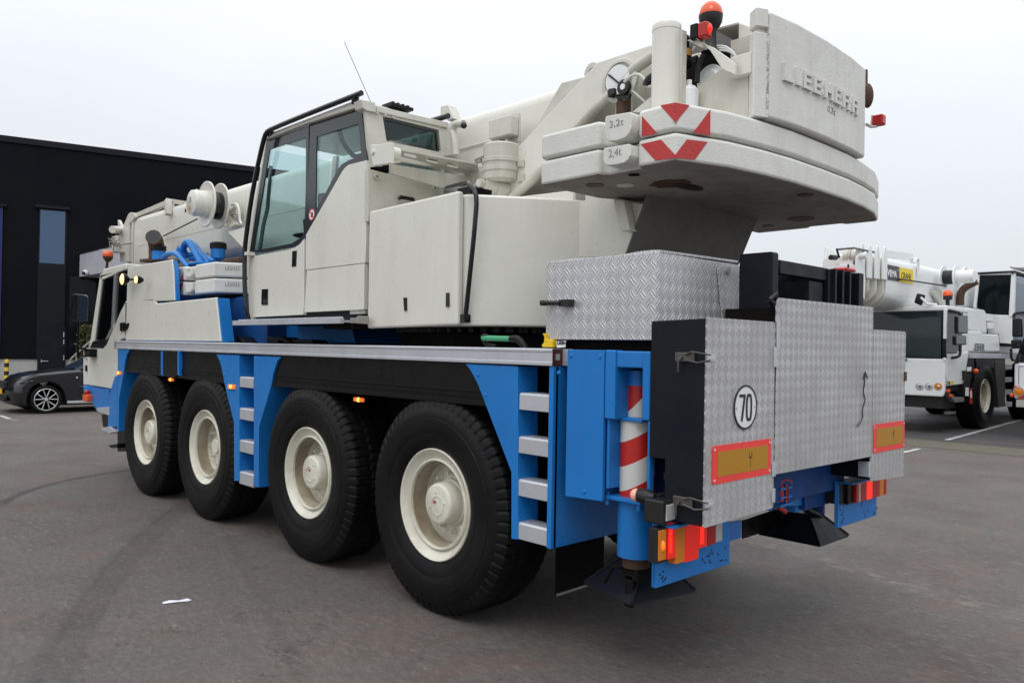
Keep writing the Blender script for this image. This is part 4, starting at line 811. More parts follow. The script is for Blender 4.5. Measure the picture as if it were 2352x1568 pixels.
# winch bay
tp=at(6,1201,245,'y',.45)
MB().lathe([(.0001,2.86),(.078,2.86),(.078,tp.z-.03),(.080,tp.z-.03),(.080,tp.z-.004),(.076,tp.z+.004),(.0001,tp.z+.012)],(tp.x,.45,0),'z',36).build('oil_cylinder','cream',K)
MB().box(tp.x+.075,tp.x+.095,.46,.50,2.86,tp.z-.04).build('cylinder_bracket','cream2',K)
a=at(6,1350,320,'y',.62); b=at(6,1350,600,'y',.62); fl=MB().lathe([(.0001,b.z),(.055,b.z),(.055,a.z-.02),(.04,a.z),(.0001,a.z)],(a.x-.02,.64,0),'z',24).build('accumulator','gloss',K)
MB().lathe([(.0555,b.z+.09),(.0555,a.z-.12)],(a.x-.02,.64,0),'z',24).build('label_band','amberpipe',fl)
MB().lathe([(.0001,-.5),(.33,-.5),(.33,-.46),(.22,-.44),(.22,.44),(.33,.46),(.33,.5),(.0001,.5)],(1.42,YC+.15,3.10),'y',40).build('winch_drum',mat('oily_grey_steel',(.09,.09,.09),.4,.5,.7,(.015,.015,.015),.1,20),K)
q_=at(6,1590,730,'y',.70); MB().lathe([(.085,.0),(.085,-.01),(.06,-.014),(.05,-.03),(.0001,-.03)],(q_.x,.72,q_.z),'y',28).build('drum_cap','white',K)
MB().box(1.12,1.70,.80,.83,2.86,3.36).build('dark_winch_backing','dark',K)  # dark sheet added behind the winch to put darkness into the bay
bt=at(6,1405,790,'y',.55); MB().lathe([(.0001,bt.z-.16),(.05,bt.z-.16),(.055,bt.z-.03),(.035,bt.z-.005),(.016,bt.z),(.016,bt.z+.03),(.0001,bt.z+.03)],(bt.x,.55,0),'z',24).build('fluid_bottle','white',K)
MB().slab([at(6,1380,890,'y',.60),at(6,1390,870,'y',.60),at(6,1700,635,'y',.60),at(6,1950,700,'y',.60),Vector((at(6,1950,1050,'y',.60).x,.60,2.862)),Vector((at(6,1380,940,'y',.60).x,.60,2.862))],(0,.02,0)).build('guard_plate','cream2',K,.004)
yw=.78
MB().slab([at(6,1640,262,'y',yw),at(6,1855,203,'y',yw),at(6,1858,225,'y',yw),at(6,1650,285,'y',yw)],(0,.6,0)).build('hood_top','cream2',K,.004)
MB().slab([at(6,1855,203,'y',yw),at(6,1960,240,'y',yw),at(6,2010,248,'y',yw),at(6,2010,1070,'y',yw),at(6,1900,1000,'y',yw),at(6,1800,800,'y',yw),at(6,1820,540,'y',yw),at(6,1855,430,'y',yw)],(0,.7,0)).build('winch_hood','cream',K,.008)
MB().slab([at(6,1400,330,'y',1.1),at(6,1855,220,'y',1.1),at(6,1855,600,'y',1.1),at(6,1400,600,'y',1.1)],(0,.02,0)).build('hood_rear','steeldk',K)
for i in range(3): hose(6,[(1660,425+20*i),(1740,425+20*i),(1800,470+8*i),(1835,520)],.70,.006,'white','cable')
hose(6,[(1460,430),(1420,500),(1390,560)],.68,.008,'white','cable'); hose(6,[(1320,640),(1380,580),(1480,540)],.66,.02,'ink','hose'); hose(6,[(1490,640),(1500,560),(1560,490)],.66,.014,'ink','hose'); hose(6,[(1480,760),(1490,600),(1540,500)],.64,.014,'ink','hose')
ba=MB().slab([at(6,1520,395,'y',.52),at(6,1625,435,'y',.52),at(6,1775,540,'y',.52),at(6,1830,590,'y',.52),at(6,1830,690,'y',.52),at(6,1705,632,'y',.52),at(6,1600,470,'y',.52)],(0,.02,0)); ba.build('lamp_arm','cream',K,.004)
MB().slab([at(6,1380,370,'y',.50),at(6,1450,355,'y',.50),at(6,1530,390,'y',.50),at(6,1520,440,'y',.50)],(0,.05,0)).build('lamp_arm','cream2',K,.004)
MB().slab([at(6,1450,232,'y',.48),at(6,1465,235,'y',.48),at(6,1470,350,'y',.48),at(6,1500,375,'y',.48),at(6,1452,350,'y',.48)],(0,.06,0)).build('lamp_bracket','cream2',K)
a=at(6,1520,295,'y',.50); o=MB().box(a.x-.055,a.x-.01,.47,.54,a.z-.035,a.z+.045).build('rear_marker_lamp','black',K,.006)
MB().box(a.x-.015,a.x+.045,.475,.535,a.z-.038,a.z+.045).build('lens','redlens',o,.012); MB().sphere((a.x+.047,.50,a.z+.004),.016,12,1.6).build('bulb','redlit',o)
a=at(6,1880,618,'y',.58); MB().box(a.x-.05,a.x+.07,.56,.66,a.z-.05,a.z+.06).build('switch_box','cream',K,.006)
# beacon
bz=at(6,1605,150,'y',.68); rb=.066
o=MB().lathe([(.0001,bz.z-.20),(.05,bz.z-.20),(.032,bz.z-.17),(.030,bz.z-.085),(.036,bz.z-.072),(rb*.72,bz.z-.062),(rb*.93,bz.z-.035),(rb,bz.z),(rb,bz.z+.002),(.0001,bz.z+.002)],(bz.x,.68,0),'z',32).build('beacon','ink',K)
MB().lathe([(rb*.99,bz.z+.002),(rb*.99,bz.z+.010),(rb*.85,bz.z+.045),(rb*.5,bz.z+.070),(.0001,bz.z+.078)],(bz.x,.68,0),'z',32).build('lens','orange',o)
# --- counterweight
arc_lo=[(1.735,.05),(1.835,.36),(1.875,.62),(1.90,.90),(1.905,YC)]
def plan(front=0):
    a=[(.835,.05),(1.256,.05),(1.275,.10),(1.495,.10),(1.512,.05)]+arc_lo
    b=[(x,2.49-y) for x,y in a[::-1]][1:]
    return a+b+[(.835,1.96),(.95,1.70),(1.03,1.55),(1.03,.95),(.95,.79),(.835,.55)]
cwm={}
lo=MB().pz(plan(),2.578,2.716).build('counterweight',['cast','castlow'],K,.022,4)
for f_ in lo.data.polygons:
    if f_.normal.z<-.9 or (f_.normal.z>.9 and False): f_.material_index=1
up_=MB().pz(plan(),2.724,2.862).build('counterweight','cast',K,.022,4)
for n,u,v,r_,mm in ((8,385,428,.05,'brown'),(8,640,360,.03,'dark'),(8,1760,492,.045,'brown'),(8,1515,692,.04,'brown'),(8,1728,648,.09,'brown'),(8,585,428,.05,'cream2')):
    p=at(n,u,v,'z',2.575); MB().lathe([(r_,2.577),(r_,2.574),(.0001,2.574)],(p.x,p.y,0),'z',24).build('bore',mm,lo)
p=at(8,880,418,'z',2.575); MB().pz([(p.x+.11*math.cos(t*pi/8)*(1+.15*math.sin(3*t)),p.y+.10*math.sin(t*pi/8)) for t in range(16)],2.5735,2.577).build('bore','brown',lo)
p=at(8,1000,438,'z',2.575); MB().pz([(p.x+.05*math.cos(t*pi/8),p.y+.12*math.sin(t*pi/8)) for t in range(16)],2.5715,2.5735).build('bore','ink',lo)
def dshape(n,u0,v0,u1,v1,y):
    cu=(u0+u1)/2; P=[(u0,v0+25),(u0+12,v0+10),(u1-20,v0-28),(u1-4,v0-20),(u1,v0)]
    h_=v1-v0; P+=[(u1,v0+h_*.45),(u1-20,v0+h_*.68),(u1-60,v0+h_*.86),(cu-10,v1-5),(u0+35,v1),(u0+10,v1-20),(u0,v1-50)]
    return XZ(n,P,y)
for (u0,v0,u1,v1,zn,tx,pa_) in ((1586,322,1834,562,0,'3,2t',up_),(1570,615,1820,785,0,'2,4t',lo)):
    MB().py(dshape(5,u0,v0,u1,v1,.0),.0,.11).build('lifting_lug','cast',pa_,.018,4)
for (n,u,v,u2,h_,tx) in ((5,1628,450,1755,.030,'3,2t'),(5,1620,722,1735,.034,'2,4t')):
    a,b=at(n,u,v,'y',-.002),at(n,u2,v-30,'y',-.002)
    text(tx,(a.x,-.0005,a.z),(1,0,0),(0,0,1),h_*1.3,b.x-a.x,'inkgrey',up_ if tx[0]=='3' else lo,depth=.003)
# hazard chevrons
def decal(n,pts,pa_,seg=None,m='redpaint'):
    if seg is None: P=[at(n,u,v,'y',.0475) for u,v in pts]; off=Vector((0,.002,0))
    else:
        a,b=Vector((*seg[0],0)),Vector((*seg[1],0)); nn=(b-a).cross(Vector((0,0,1))).normalized()
        o=a+nn*.0025; P=[onpl(n,u,v,o,nn) for u,v in pts]; off=-nn*.002
    MB().slab(P,off).build('hazard_mark',m,pa_)
sg=(arc_lo[0],arc_lo[1])
decal(6,[(972,1066),(1113,1226),(970,1254)],up_); decal(6,[(1140,968),(1282,942),(1282,1128)],up_)
decal(6,[(1286,942),(1412,966),(1282,1128)],up_,sg); decal(6,[(1602,1006),(1600,1246),(1444,1220)],up_,sg)
decal(6,[(960,1325),(1146,1282),(1276,1422),(1276,1452),(1095,1474)],lo); decal(6,[(1280,1422),(1388,1280),(1576,1304),(1460,1466),(1280,1450)],lo,sg)
# upright rear block
zb3,zt3=2.872,3.425
fa=[(1.897,.635),(1.925,.88),(1.935,1.22),(1.925,1.56),(1.900,1.812)]
b3=MB().pz([(1.80,.655)]+fa+[(1.80,1.82)],zb3,zt3).build('counterweight_block','castb',K,.018,4)
MB().pz([(1.80,.60),(1.853,.548),(1.862,.552),(1.897,.632),(1.80,.66)],zb3,3.305).build('block_cheek','castb',b3,.016,4)
MB().pz([(1.80,.60),(1.856,.560),(1.864,.563),(1.893,.625),(1.80,.67)],3.335,zt3+.004).build('block_cheek','cast',b3,.014,4)
MB().pz([(1.81,.61),(1.855,.59),(1.870,.64),(1.81,.66)],3.25,3.40).build('block_cheek','cast',b3,.01)
MB().box(1.60,1.80,.75,1.74,2.95,3.38).build('block_mount','cream2',K)
# raised block lettering, letter by letter along the bulged face
def facept(y):
    for (x0,y0),(x1,y1) in zip(fa,fa[1:]):
        if y<=y1: return x0+(x1-x0)*(y-y0)/(y1-y0)
    return fa[-1][0]
U=[905,1000,1072,1168,1282,1382,1447,1512,1582]
ya=.742; wid=[.105,.058,.105,.118,.125,.105,.13,.13]; gap=.024; yy=ya; 
GL={'L':[(0,0,.28,1),(.28,0,1,.22)],'I':[(0,0,1,1)],'E':[(0,0,.28,1),(.28,0,1,.2),(.28,.4,.92,.6),(.28,.8,1,1)],'B':[(0,0,.26,1),(.26,0,.86,.2),(.26,.4,.86,.6),(.26,.8,.86,1),(.72,.1,1,.45),(.72,.55,1,.9)],'H':[(0,0,.28,1),(.72,0,1,1),(.28,.38,.72,.6)],'R':[(0,0,.26,1),(.26,.8,.85,1),(.26,.4,.85,.58),(.72,.5,1,.9),(.62,0,.94,.42)]}
tot=sum(wid)+gap*7; sc_=(1.64-ya)/tot
for ch,w_ in zip('LIEBHERR',wid):
    w_*=sc_; z_0,hh=3.088,.093; mb=MB()
    for (a,b,c,d) in GL[ch]:
        y0,y1=yy+a*w_,yy+c*w_; x0,x1=facept(y0),facept(y1)
        mb.slab([(x0+.016,y0,z_0+b*hh),(x1+.016,y1,z_0+b*hh),(x1+.016,y1,z_0+d*hh),(x0+.016,y0,z_0+d*hh)],(-.020,0,0))
    mb.build('raised_letter','cast',b3); yy+=w_+gap*sc_
text('0,7t',(facept(1.25)+.001,1.215,3.018),(0,1,0),(0,0,1),.042,.10,'inkgrey',b3,depth=.003)
# far lamps on the block
p=at(7,1648,880,'y',1.86); MB().sphere(p,.035,14,2.2).build('side_lamp','brown',K)
MB().px(YZ(7,[(1622,640),(1636,645),(1636,800),(1622,780)],1.86),1.84,1.87).build('lamp_backing','brown',K)
mb=MB().tube([at(7,1632,1140,'y',1.95),at(7,1680,1165,'y',1.98),at(7,1735,1160,'y',2.0)],.010,8); mb.py(XZ(7,[(1695,1065),(1705,1062),(1700,1155),(1685,1150)],2.0),1.98,2.0); mb.build('lamp_arm','cream2',K)
p=at(7,1740,1105,'y',2.0); MB().box(p.x-.035,p.x+.04,1.98,2.04,p.z-.034,p.z+.034).build('rear_marker_lamp','redlens',K,.012)
# --- outrigger housing at the rear
y0=0.0
zt_=1.670
MB().py([(1.109,zt_),(1.361,zt_),(1.361,.908),(1.109,.898)],y0,.02).build('outrigger_cover','blue',K,.003)
for b_ in ((248,105),(513,112),(368,1350)):
    mb=MB(); bolts(mb,10,[b_],0,.013); mb.build('cover_bolt','blue',K)
mb=MB().box(1.365,1.432,y0,.30,1.325,1.672); mb.box(1.598,1.645,y0,.04,1.335,1.668); mb.box(1.634,1.650,y0,.04,.90,1.335); mb.box(1.43,1.60,.01,.10,1.585,1.668); mb.box(1.365,1.385,.02,.35,.97,1.33); mb.build('outrigger_post','blue',K,.010)
MB().box(1.386,1.60,.36,.40,.90,1.60).build('outrigger_back','bluedk',K)
MB().box(1.10,1.36,.021,.42,.95,1.66).build('outrigger_beam_housing','bluedk',K)
MB().box(1.2,1.7,.42,2.05,.80,1.60).build('outrigger_beam_housing','bluedk',K,.01)
ax,ay=1.453,.165
def zat(v,n=10,u=820):
    q=ray(n,u,v); t=((Vector((ax,ay,0))-CP).dot(Vector((DV.x,DV.y,0))))/q.dot(Vector((DV.x,DV.y,0))); return (CP+q*t).z
cyl_=MB()
def cl(r,za,zb_,nm,m,n=36): return MB().lathe([(.0001,za),(r,za),(r,zb_),(.0001,zb_)],(ax,ay,0),'z',n).build(nm,m,K)
r9=.090; la=.69*ax+.72*ay; sl_=(zat(730)-zat(900))/(2*r9); s0=(la-r9)*sl_; per_=(zat(900)-zat(1345))*1.0; M['stripe']=stripes('red_white_hazard_stripes',.69,.72,sl_,per_,-(zat(900)-s0)/per_)
cl(.060,zat(377),zat(240),'cylinder_top','blue'); sl2=(zat(385)-zat(625))/.12; M['stripe2']=stripes('red_white_upper_stripes',.69,.72,sl2,.40,.5-(zat(625)-(la-.06)*sl2)/.40); cl(.060,zat(662),zat(377),'striped_tube','stripe2')
cl(.090,zat(1392),zat(700),'striped_tube','stripe'); cl(.096,zat(760,11),zat(232,11),'cylinder_body','blue')
cl(.07,zat(860,11),zat(760,11),'cylinder_rod','brown')
za=zat(678); MB().box(ax-.095,ax+.10,ay-.10,ay+.09,za-.010,za+.008).build('cylinder_collar','blue',K,.004); mb=MB(); za=zat(1390); mb.box(ax-.125,ax+.115,ay-.125,ay+.10,za-.016,za+.004)
for dx in (-.105,.095):
    for dy in (-.105,): mb.cyl((ax+dx,ay+dy,za-.05),(ax+dx,ay+dy,za+.02),.012)
mb.build('cylinder_flange','blue',K,.004)
mb=MB(); z9=zat(860,11); mb.box(ax-.05,ax+.05,ay-.05,ay+.05,z9-.06,z9+.01); mb.box(ax-.03,ax+.02,ay-.05,ay-.03,z9-.20,z9-.04); mb.tube([(ax-.05,ay-.05,z9-.01),(ax-.10,ay-.06,z9-.01),(ax-.14,ay-.08,z9-.10)],.012,8); mb.build('pad_coupling','dark',K,.008)
def pad(cx,cy,zb_,s,h,base=None,z_=None):
    a=s/2; b=.07
    mb=MB()
    if base is None: base=[(cx-a,cy-a),(cx+a,cy-a),(cx+a,cy+a),(cx-a,cy+a)]
    else: cx=sum(q[0] for q in base)/4; cy=sum(q[1] for q in base)/4; zb_=z_
    top=[(cx-b,cy-b),(cx+b,cy-b),(cx+b,cy+b),(cx-b,cy+b)]
    mb.pz(base,zb_,zb_+.012)
    vs=[(x,y,zb_+.012) for x,y in base]+[(x,y,zb_+h) for x,y in top]
    mb.add(vs,[(0,1,5,4),(1,2,6,5),(2,3,7,6),(3,0,4,7),(4,5,6,7)])
    for i in range(4):
        x,y=base[i]; X,Y=top[i]; mb.tube([(x,y,zb_+.014),(X,Y,zb_+h)],.008,6)
    return mb.build('outrigger_pad','navy',K,.003)
pA,pB,pC=[at(11,u,v,'z',.40) for u,v in ((370,1030),(800,1230),(1390,1100))]; pad(0,0,0,0,.17,[(q.x,q.y) for q in (pA,pB,pC,pA+pC-pB)],.40); pad(1.36,2.18,.405,.44,.17)
MB().cyl((1.40,2.25,.56),(1.40,2.25,1.0),.07).build('cylinder_body','bluedk',K)
mb=MB().tube([at(12,640,790,'x',1.45),at(12,760,800,'x',1.45),at(12,900,870,'x',1.45),at(12,985,975,'x',1.45)],.018,8); mb.build('pad_strut','navy',K)
# rubber flaps behind
fA,fB=at(11,112,1135,'z',.24),at(11,375,1050,'z',.24); fB=fA+(fB-fA)*1.7
MB().slab([fA,fB,fB+Vector((0,0,.45)),fA+Vector((0,0,.45))],(-.012,0,0)).build('mud_flap','dark',K); MB().slab([fA+Vector((.003,0,0)),fB+Vector((.003,0,0)),fB+Vector((.003,0,.014)),fA+Vector((.003,0,.014))],(.004,0,0)).build('flap_bar','steel',K)
MB().px(YZ(11,[(1825,440),(2240,300),(2230,455),(1980,560),(1828,610)],1.25),1.24,1.25).build('mud_flap','black',K)
# side marker on rubber stalk and work lamp
p=at(11,925,220,'y',-.02); o=MB().lathe([(.030,-.05),(.036,-.02),(.036,.02),(.02,.06),(.0001,.06)],(p.x,p.y,p.z),'x',20).build('rubber_side_lamp','ink',K); MB().sphere((p.x-.045,p.y-.006,p.z),.032,14).build('lens',flat('pink_lens',(.9,.45,.32),.4),o)
MB().tube([(p.x+.04,p.y,p.z),(p.x+.08,.06,p.z+.02),(p.x+.06,.06,p.z+.11)],.012,8).build('lamp_stalk','ink',K)
a=YZ(11,[(1115,300),(1215,275),(1210,425),(1112,450)],1.80); wl=MB().px([(a[0][0]-.02,a[3][1]-.02),(a[1][0]+.015,a[2][1]-.01),(a[1][0]+.015,a[1][1]+.01),(a[0][0]-.02,a[0][1]+.02)],1.69,1.80).build('work_lamp','ink',K,.012)
MB().px(a,1.80,1.808).build('lens','clear',wl,.004)
# light boards
def board(ya,yb_,z0_,z1_,x=1.72):
    mb=MB().box(x,x+.010,ya,yb_,z0_,z1_); mb.box(x-.015,x,ya,ya+.008,z0_,z1_); mb.box(x-.04,x,yb_-.008,yb_,z0_,z1_); mb.box(x-.02,x+.10,ya,yb_*.8+ya*.2,z1_,z1_+.012)
    return mb.build('lamp_board','blue',K,.003)
bd=board(-.045,.60,.565,.855); bd2=board(1.885,2.49,.565,.85)
mb=MB()
for bx in (0,1):
    for i in range(26):
        y_=random.choice([0,1]); yy=(random.uniform(-.02,.04) if y_ else random.uniform(.3,.57)) + (1.93 if bx else 0); z_=random.uniform(.58,.70); mb.lathe([(.006,.0),(.006,.0012),(.0001,.0012)],(1.7300,yy,z_),'x',10)
mb.build('drilled_holes','ink',K)
def seg(x0,x1,ya,yb_,za,zb_,m,nm,par=None): return MB().box(x0,x1,ya,yb_,za,zb_).build(nm,m,par or K,.006)
x=1.735
tl=seg(x,x+.03,.10,.44,.735,.86,'black','tail_lamp')
i0,i1=at(11,1040,650,'x',1.785).y,at(11,1128,650,'x',1.785).y; MB().box(x,x+.047,i0,i1,.70,.862).build('indicator_housing','ink',K,.004)
seg(x+.045,x+.053,i0+.008,i1-.008,.712,.852,'amber','indicator_lens'); MB().sphere((x+.054,(i0+i1)/2,.78),.012,10,2).build('indicator_bulb','ambit',K)
ty=[at(11,u,650,'x',1.785).y for u in (1140,1215,1300,1425,1500,1580,1640)]
vb=[795,835,812,692,668,640]
for (a_,b_,zl_,mm_) in ((0,1,.685,'redglow'),(1,2,.668,'amber'),(2,3,.672,'redglow'),(3,4,.715,'redglow'),(4,5,.725,'redlens'),(5,6,.73,'clear')):
    zl_=at(11,[1178,1258,1362,1462,1540,1610][a_],vb[a_],'x',1.785).z; seg(x,x+.050,ty[a_],ty[b_],zl_,.868,mm_,'tail_lens',tl)
for a_,b_ in ((ty[0]+.004,ty[0]+.030),(ty[3]+.006,ty[3]+.036)): MB().box(x+.05,x+.0525,a_,b_,.735,.85).build('lit_reflector','redlit',tl,.001)
tl2=seg(x,x+.03,1.95,2.52,.71,.84,'black','tail_lamp'); seg(x,x+.05,2.03,2.07,.715,.84,'redlens','tail_lens',tl2); seg(x,x+.05,2.07,2.10,.715,.84,'clear','tail_lens',tl2); seg(x,x+.05,2.10,2.19,.715,.84,'redlens','tail_lens',tl2); seg(x,x+.052,2.19,2.28,.715,.84,'redlit','tail_lens',tl2); seg(x,x+.05,2.28,2.40,.715,.84,'redlens','tail_lens',tl2); seg(x,x+.05,2.40,2.47,.715,.84,'amber','tail_lens',tl2); seg(x,x+.05,2.47,2.52,.715,.84,'redlens','tail_lens',tl2)
MB().box(1.60,1.74,1.90,2.02,.71,.86).build('lamp_socket','ink',K,.01)
# perforated plate
m_,nt_,bs_=newmat('perforated_blue_plate'); tcx=N(nt_,'ShaderNodeTexCoord').outputs['Object']; vo=N(nt_,'ShaderNodeTexVoronoi',i_Scale=52.0,i_Randomness=0.0); L(nt_,tcx,vo.inputs[0]); f=mathn(nt_,'LESS_THAN',vo.outputs['Distance'],.34); L(nt_,mix(nt_,f,(.015,.12,.42),(.003,.01,.03)),bs_.inputs['Base Color']); bs_.inputs['Roughness'].default_value=.5
MB().px(YZ(11,[(1672,470),(1810,440),(1810,600),(1672,640)],1.70),1.69,1.70).build('perforated_plate',m_,K)
# rear crossmember with coupling
MB().px(YZ(12,[(460,520),(905,400),(1000,420),(1000,770),(620,790),(460,835)],1.62),1.56,1.62).build('rear_crossmember','blue',K,.006)
MB().box(1.45,1.60,1.58,1.95,.68,.98).build('crossmember_end','blue',K,.006)
MB().box(1.60,1.64,1.62,1.90,.70,.92).build('end_plate','bluedk',K,.004)
xc=1.66
mb=MB()
for v in (610,690,760): p=at(12,555,v,'x',xc); mb.box(1.60,xc+.05,p.y-.09,p.y+.05,p.z-.008,p.z+.008)
mb.build('coupling_jaw','blue',K,.003)
mb=MB(); a,b=at(12,552,600,'x',xc+.03),at(12,552,740,'x',xc+.03); mb.cyl(a,b,.02); mb.tube([at(12,545,620,'x',xc+.03),at(12,550,570,'x',xc+.03),at(12,580,545,'x',xc+.03),at(12,640,545,'x',xc+.03),at(12,645,585,'x',xc+.03)],.012,8,1); mb.tube([at(12,530,785,'x',xc),at(12,600,840,'x',xc)],.014,8); mb.build('coupling_pin','red',K)
mb=MB(); 
for i in range(9): p=at(12,612+ (i%2)*4,600+18*i,'x',xc+.05); mb.lathe([(.007,-.0025),(.011,0),(.007,.0025)],p,'y' if i%2 else 'x',10)
mb.build('pin_chain','redpaint',K)
p=at(12,680,695,'x',1.625); MB().lathe([(.03,0),(.03,.004),(.0001,.004)],(1.62,p.y,p.z),'x',18).build('bore','ink',K)
# dark boxes and tread plate doors
XR=1.954
MB().py([(1.655,1.813),(XR,1.822),(XR,.885),(1.745,.885),(1.745,1.165),(1.655,1.165)],-.010,.585).build('equipment_box','navy',K,.005)
MB().py([(1.655,1.813),(XR,1.822),(XR,.905),(1.655,.905)],1.84,2.33).build('equipment_box','navy',K,.005)
MB().box(1.66,XR-.002,.64,1.80,1.07,1.90).build('equipment_box','dark',K)
def door(pts,x=XR,th=.006,lip=.0):
    return MB().px(pts,x,x+th).build('tread_plate_door','tread5',K,.002)
zA,zB=1.823,.880
d1=door([(-.012,zA),(-.005,zA+.004),(.602,1.826),(.612,1.815),(.620,.902),(.61,.890),(-.005,zB),(-.014,zB+.01)],XR+.001)
d2=door([(.618,1.93),(.64,1.950),(1.815,1.956),(1.818,1.05),(.624,1.058),(.632,1.69),(.618,1.69)],XR+.002)
d3=door([(1.832,1.822),(2.33,1.822),(2.342,1.812),(2.33,.878),(1.80,.90),(1.80,1.045),(1.832,1.045)],XR+.001)
MB().px([(.618,1.69),(.648,1.69),(.648,1.83),(.618,1.83)],XR+.009,XR+.014).build('hinge','alu',d2)
for (a,b) in ((1.70,1.60),(1.12,1.05),(.99,.92)): MB().px([(.592,a),(.628,a),(.628,b),(.592,b)],XR+.009,XR+.013).build('hinge','alu',d1,.002)
MB().box(1.90,XR+.012,1.77,1.80,.93,1.02).build('hinge','alu',d3,.002)
MB().box(XR+.005,XR+.014,2.315,2.35,1.50,1.56).build('hinge','brown',d3,.002)
# latches
for vz in (1.645,.985):
    o=MB().box(1.80,1.905,-.022,-.010,vz-.022,vz+.022).build('toggle_latch','steeldk',K,.004)
    mb=MB().tube([(1.86,-.024,vz+.012),(1.90,-.034,vz+.026),(1.99,-.022,vz+.012)],.0045,6); mb.tube([(1.86,-.024,vz-.012),(1.93,-.034,vz-.024),(1.99,-.022,vz-.012)],.0045,6); mb.tube([(1.84,-.026,vz+.004),(1.83,-.036,vz-.02),(1.825,-.030,vz-.07)],.005,6); mb.build('wire_bail','steeldk',o)
    mb=MB().box(XR+.008,XR+.012,-.010,.055,vz-.017,vz+.017)
    mb.build('strike_plate','alu',o,.002)
    mb=MB()
    for k in (0.012,.028,.044): mb.lathe([(.004,0),(.004,.002),(.0001,.002)],(XR+.012,k,vz),'x',10)
    mb.build('rivet','white',o)
# speed sign
sc=at(0,1712,934.5,'x',XR+.01); so_=MB().lathe([(.0001,.003),(.103,.003),(.103,.0),(.0001,0)],(XR+.008,sc.y,sc.z),'x',48).build('speed_sign','white',K)
MB().lathe([(.106,.0015),(.106,.0055),(.098,.0055),(.098,.0015)],(XR+.008,sc.y,sc.z),'x',48,close=True).build('sign_ring','ink',so_)
# digits: narrow 7 and 0
def poly(pts,nm='sign_digit'):
    MB().px([(sc.y+a,sc.z+b) for a,b in pts],XR+.0112,XR+.0135).build(nm,'ink',so_)
poly([(-.058,.062),(-.004,.062),(-.004,.048),(-.028,-.066),(-.043,-.066),(-.019,.048),(-.058,.048)])
mb=MB(); n_=28; cx_=.030
for i in range(n_):
    a0,a1=2*pi*i/n_,2*pi*(i+1)/n_
    def e(a,rx,rz):
        c,s=math.cos(a),math.sin(a); return (sc.y+cx_+rx*math.copysign(abs(c)**.6,c),sc.z-.002+rz*math.copysign(abs(s)**.75,s))
    mb.px([e(a0,.028,.066),e(a1,.028,.066),e(a1,.014,.052),e(a0,.014,.052)],XR+.0112,XR+.0135)
mb.build('sign_digit','ink',so_,clean=False)
mb=MB()
for dy in (-.085,.085): mb.lathe([(.004,0),(.004,.003),(.0001,.003)],(XR+.0112,sc.y+dy,sc.z-.003),'x',8)
mb.build('rivet','steel',so_)
for (ya,yb_,zl,zu) in ((.047,.582,1.068,1.244),(1.833,2.33,1.068,1.244)):
    o=MB().px([(ya,zl+.01),(ya+.01,zl),(yb_-.01,zl),(yb_,zl+.01),(yb_,zu-.01),(yb_-.01,zu),(ya+.01,zu),(ya,zu-.01)],XR+.008,XR+.0105).build('reflector_panel','signred',K)
    MB().px([(ya+.045,zl+.032),(yb_-.035,zl+.032),(yb_-.035,zu-.030),(ya+.045,zu-.030)],XR+.0105,XR+.0118).build('reflector_centre','signyel',o)
    mb=MB()
    for a in (ya+.018,yb_-.015):
        for b in (zl+.018,zu-.018): mb.lathe([(.005,0),(.005,.003),(.0001,.003)],(XR+.0105,a,b),'x',8)
    mb.build('rivet','wht',o)
    yq=ya+.62*(yb_-ya); mb=MB().box(XR+.0118,XR+.0122,yq,yq+.004,zl+.05,zl+.105); mb.box(XR+.0118,XR+.0122,yq-.012,yq+.016,zl+.095,zl+.103); mb.box(XR+.0118,XR+.0122,yq-.012,yq-.007,zl+.103,zl+.125); mb.box(XR+.0118,XR+.0122,yq+.011,yq+.016,zl+.103,zl+.125); mb.build('approval_mark','brown',o)
mb=MB(); pts=[(1890,1105),(1885,1200),(1872,1280),(1895,1340),(1862,1420),(1872,1500),(1818,1565)]
mb.tube([at(9,u,v,'x',XR+.014) for u,v in pts],.0035,6,1); mb.tube([at(9,u,v,'x',XR+.014) for u,v in ((1872,1170),(1890,1105),(1908,1160),(1895,1130))],.0035,6); mb.build('dangling_wire','ink',K)
# posts, beam, stowed plates
pr_=[(1.919-.30,.65),(1.919,.65),(1.905,.80),(1.60,.80)]
p=at(0,1774,577,'y',.65); xa_=at(0,1697,577,'y',.65).x; yb_=at(0,1790,580,'x',p.x).y
MB().pz([(xa_,.65),(p.x,.65),(p.x,yb_),(xa_,yb_)],1.55,p.z).build('rear_post','navy',K,.012,3)
b1=at(9,1178,165,'x',p.x-.05); b2=at(9,1580,235,'x',p.x-.05); b3_=at(9,1178,282,'x',p.x-.05)
MB().box(p.x-.10,p.x-.05,b1.y,b2.y,b3_.z,b1.z).build('cross_beam','navy',K,.005)
MB().box(p.x-.30,p.x-.28,yb_,2.1,1.7,b3_.z+.05).build('tread_panel','tread5',K)
zf=at(9,1700,250,'x',1.90).z
for u,u2 in ((1640,1655),(1702,1716),(1762,1775),(1840,1878)):
    a=at(9,u,250,'x',1.90); b=at(9,u2,250,'x',1.90); MB().box(1.60,1.90,a.y,b.y+.002,1.6,zf).build('stowed_plate_slot','navy',K,.003)
a=at(9,1420,340,'x',1.86); b=at(9,1535,340,'x',1.86); MB().box(1.66,1.86,a.y,b.y,1.6,a.z).build('rear_post','navy',K,.005)
MB().box(1.64,1.66,a.y,at(9,1878,300,'x',1.9).y,1.6,zf-.01).build('slot_back','navy',K)
a=at(9,1580,235,'x',p.x-.05); MB().box(1.62,1.88,a.y-.02,a.y+.03,1.6,a.z-.01).build('rear_post','navy',K,.005)
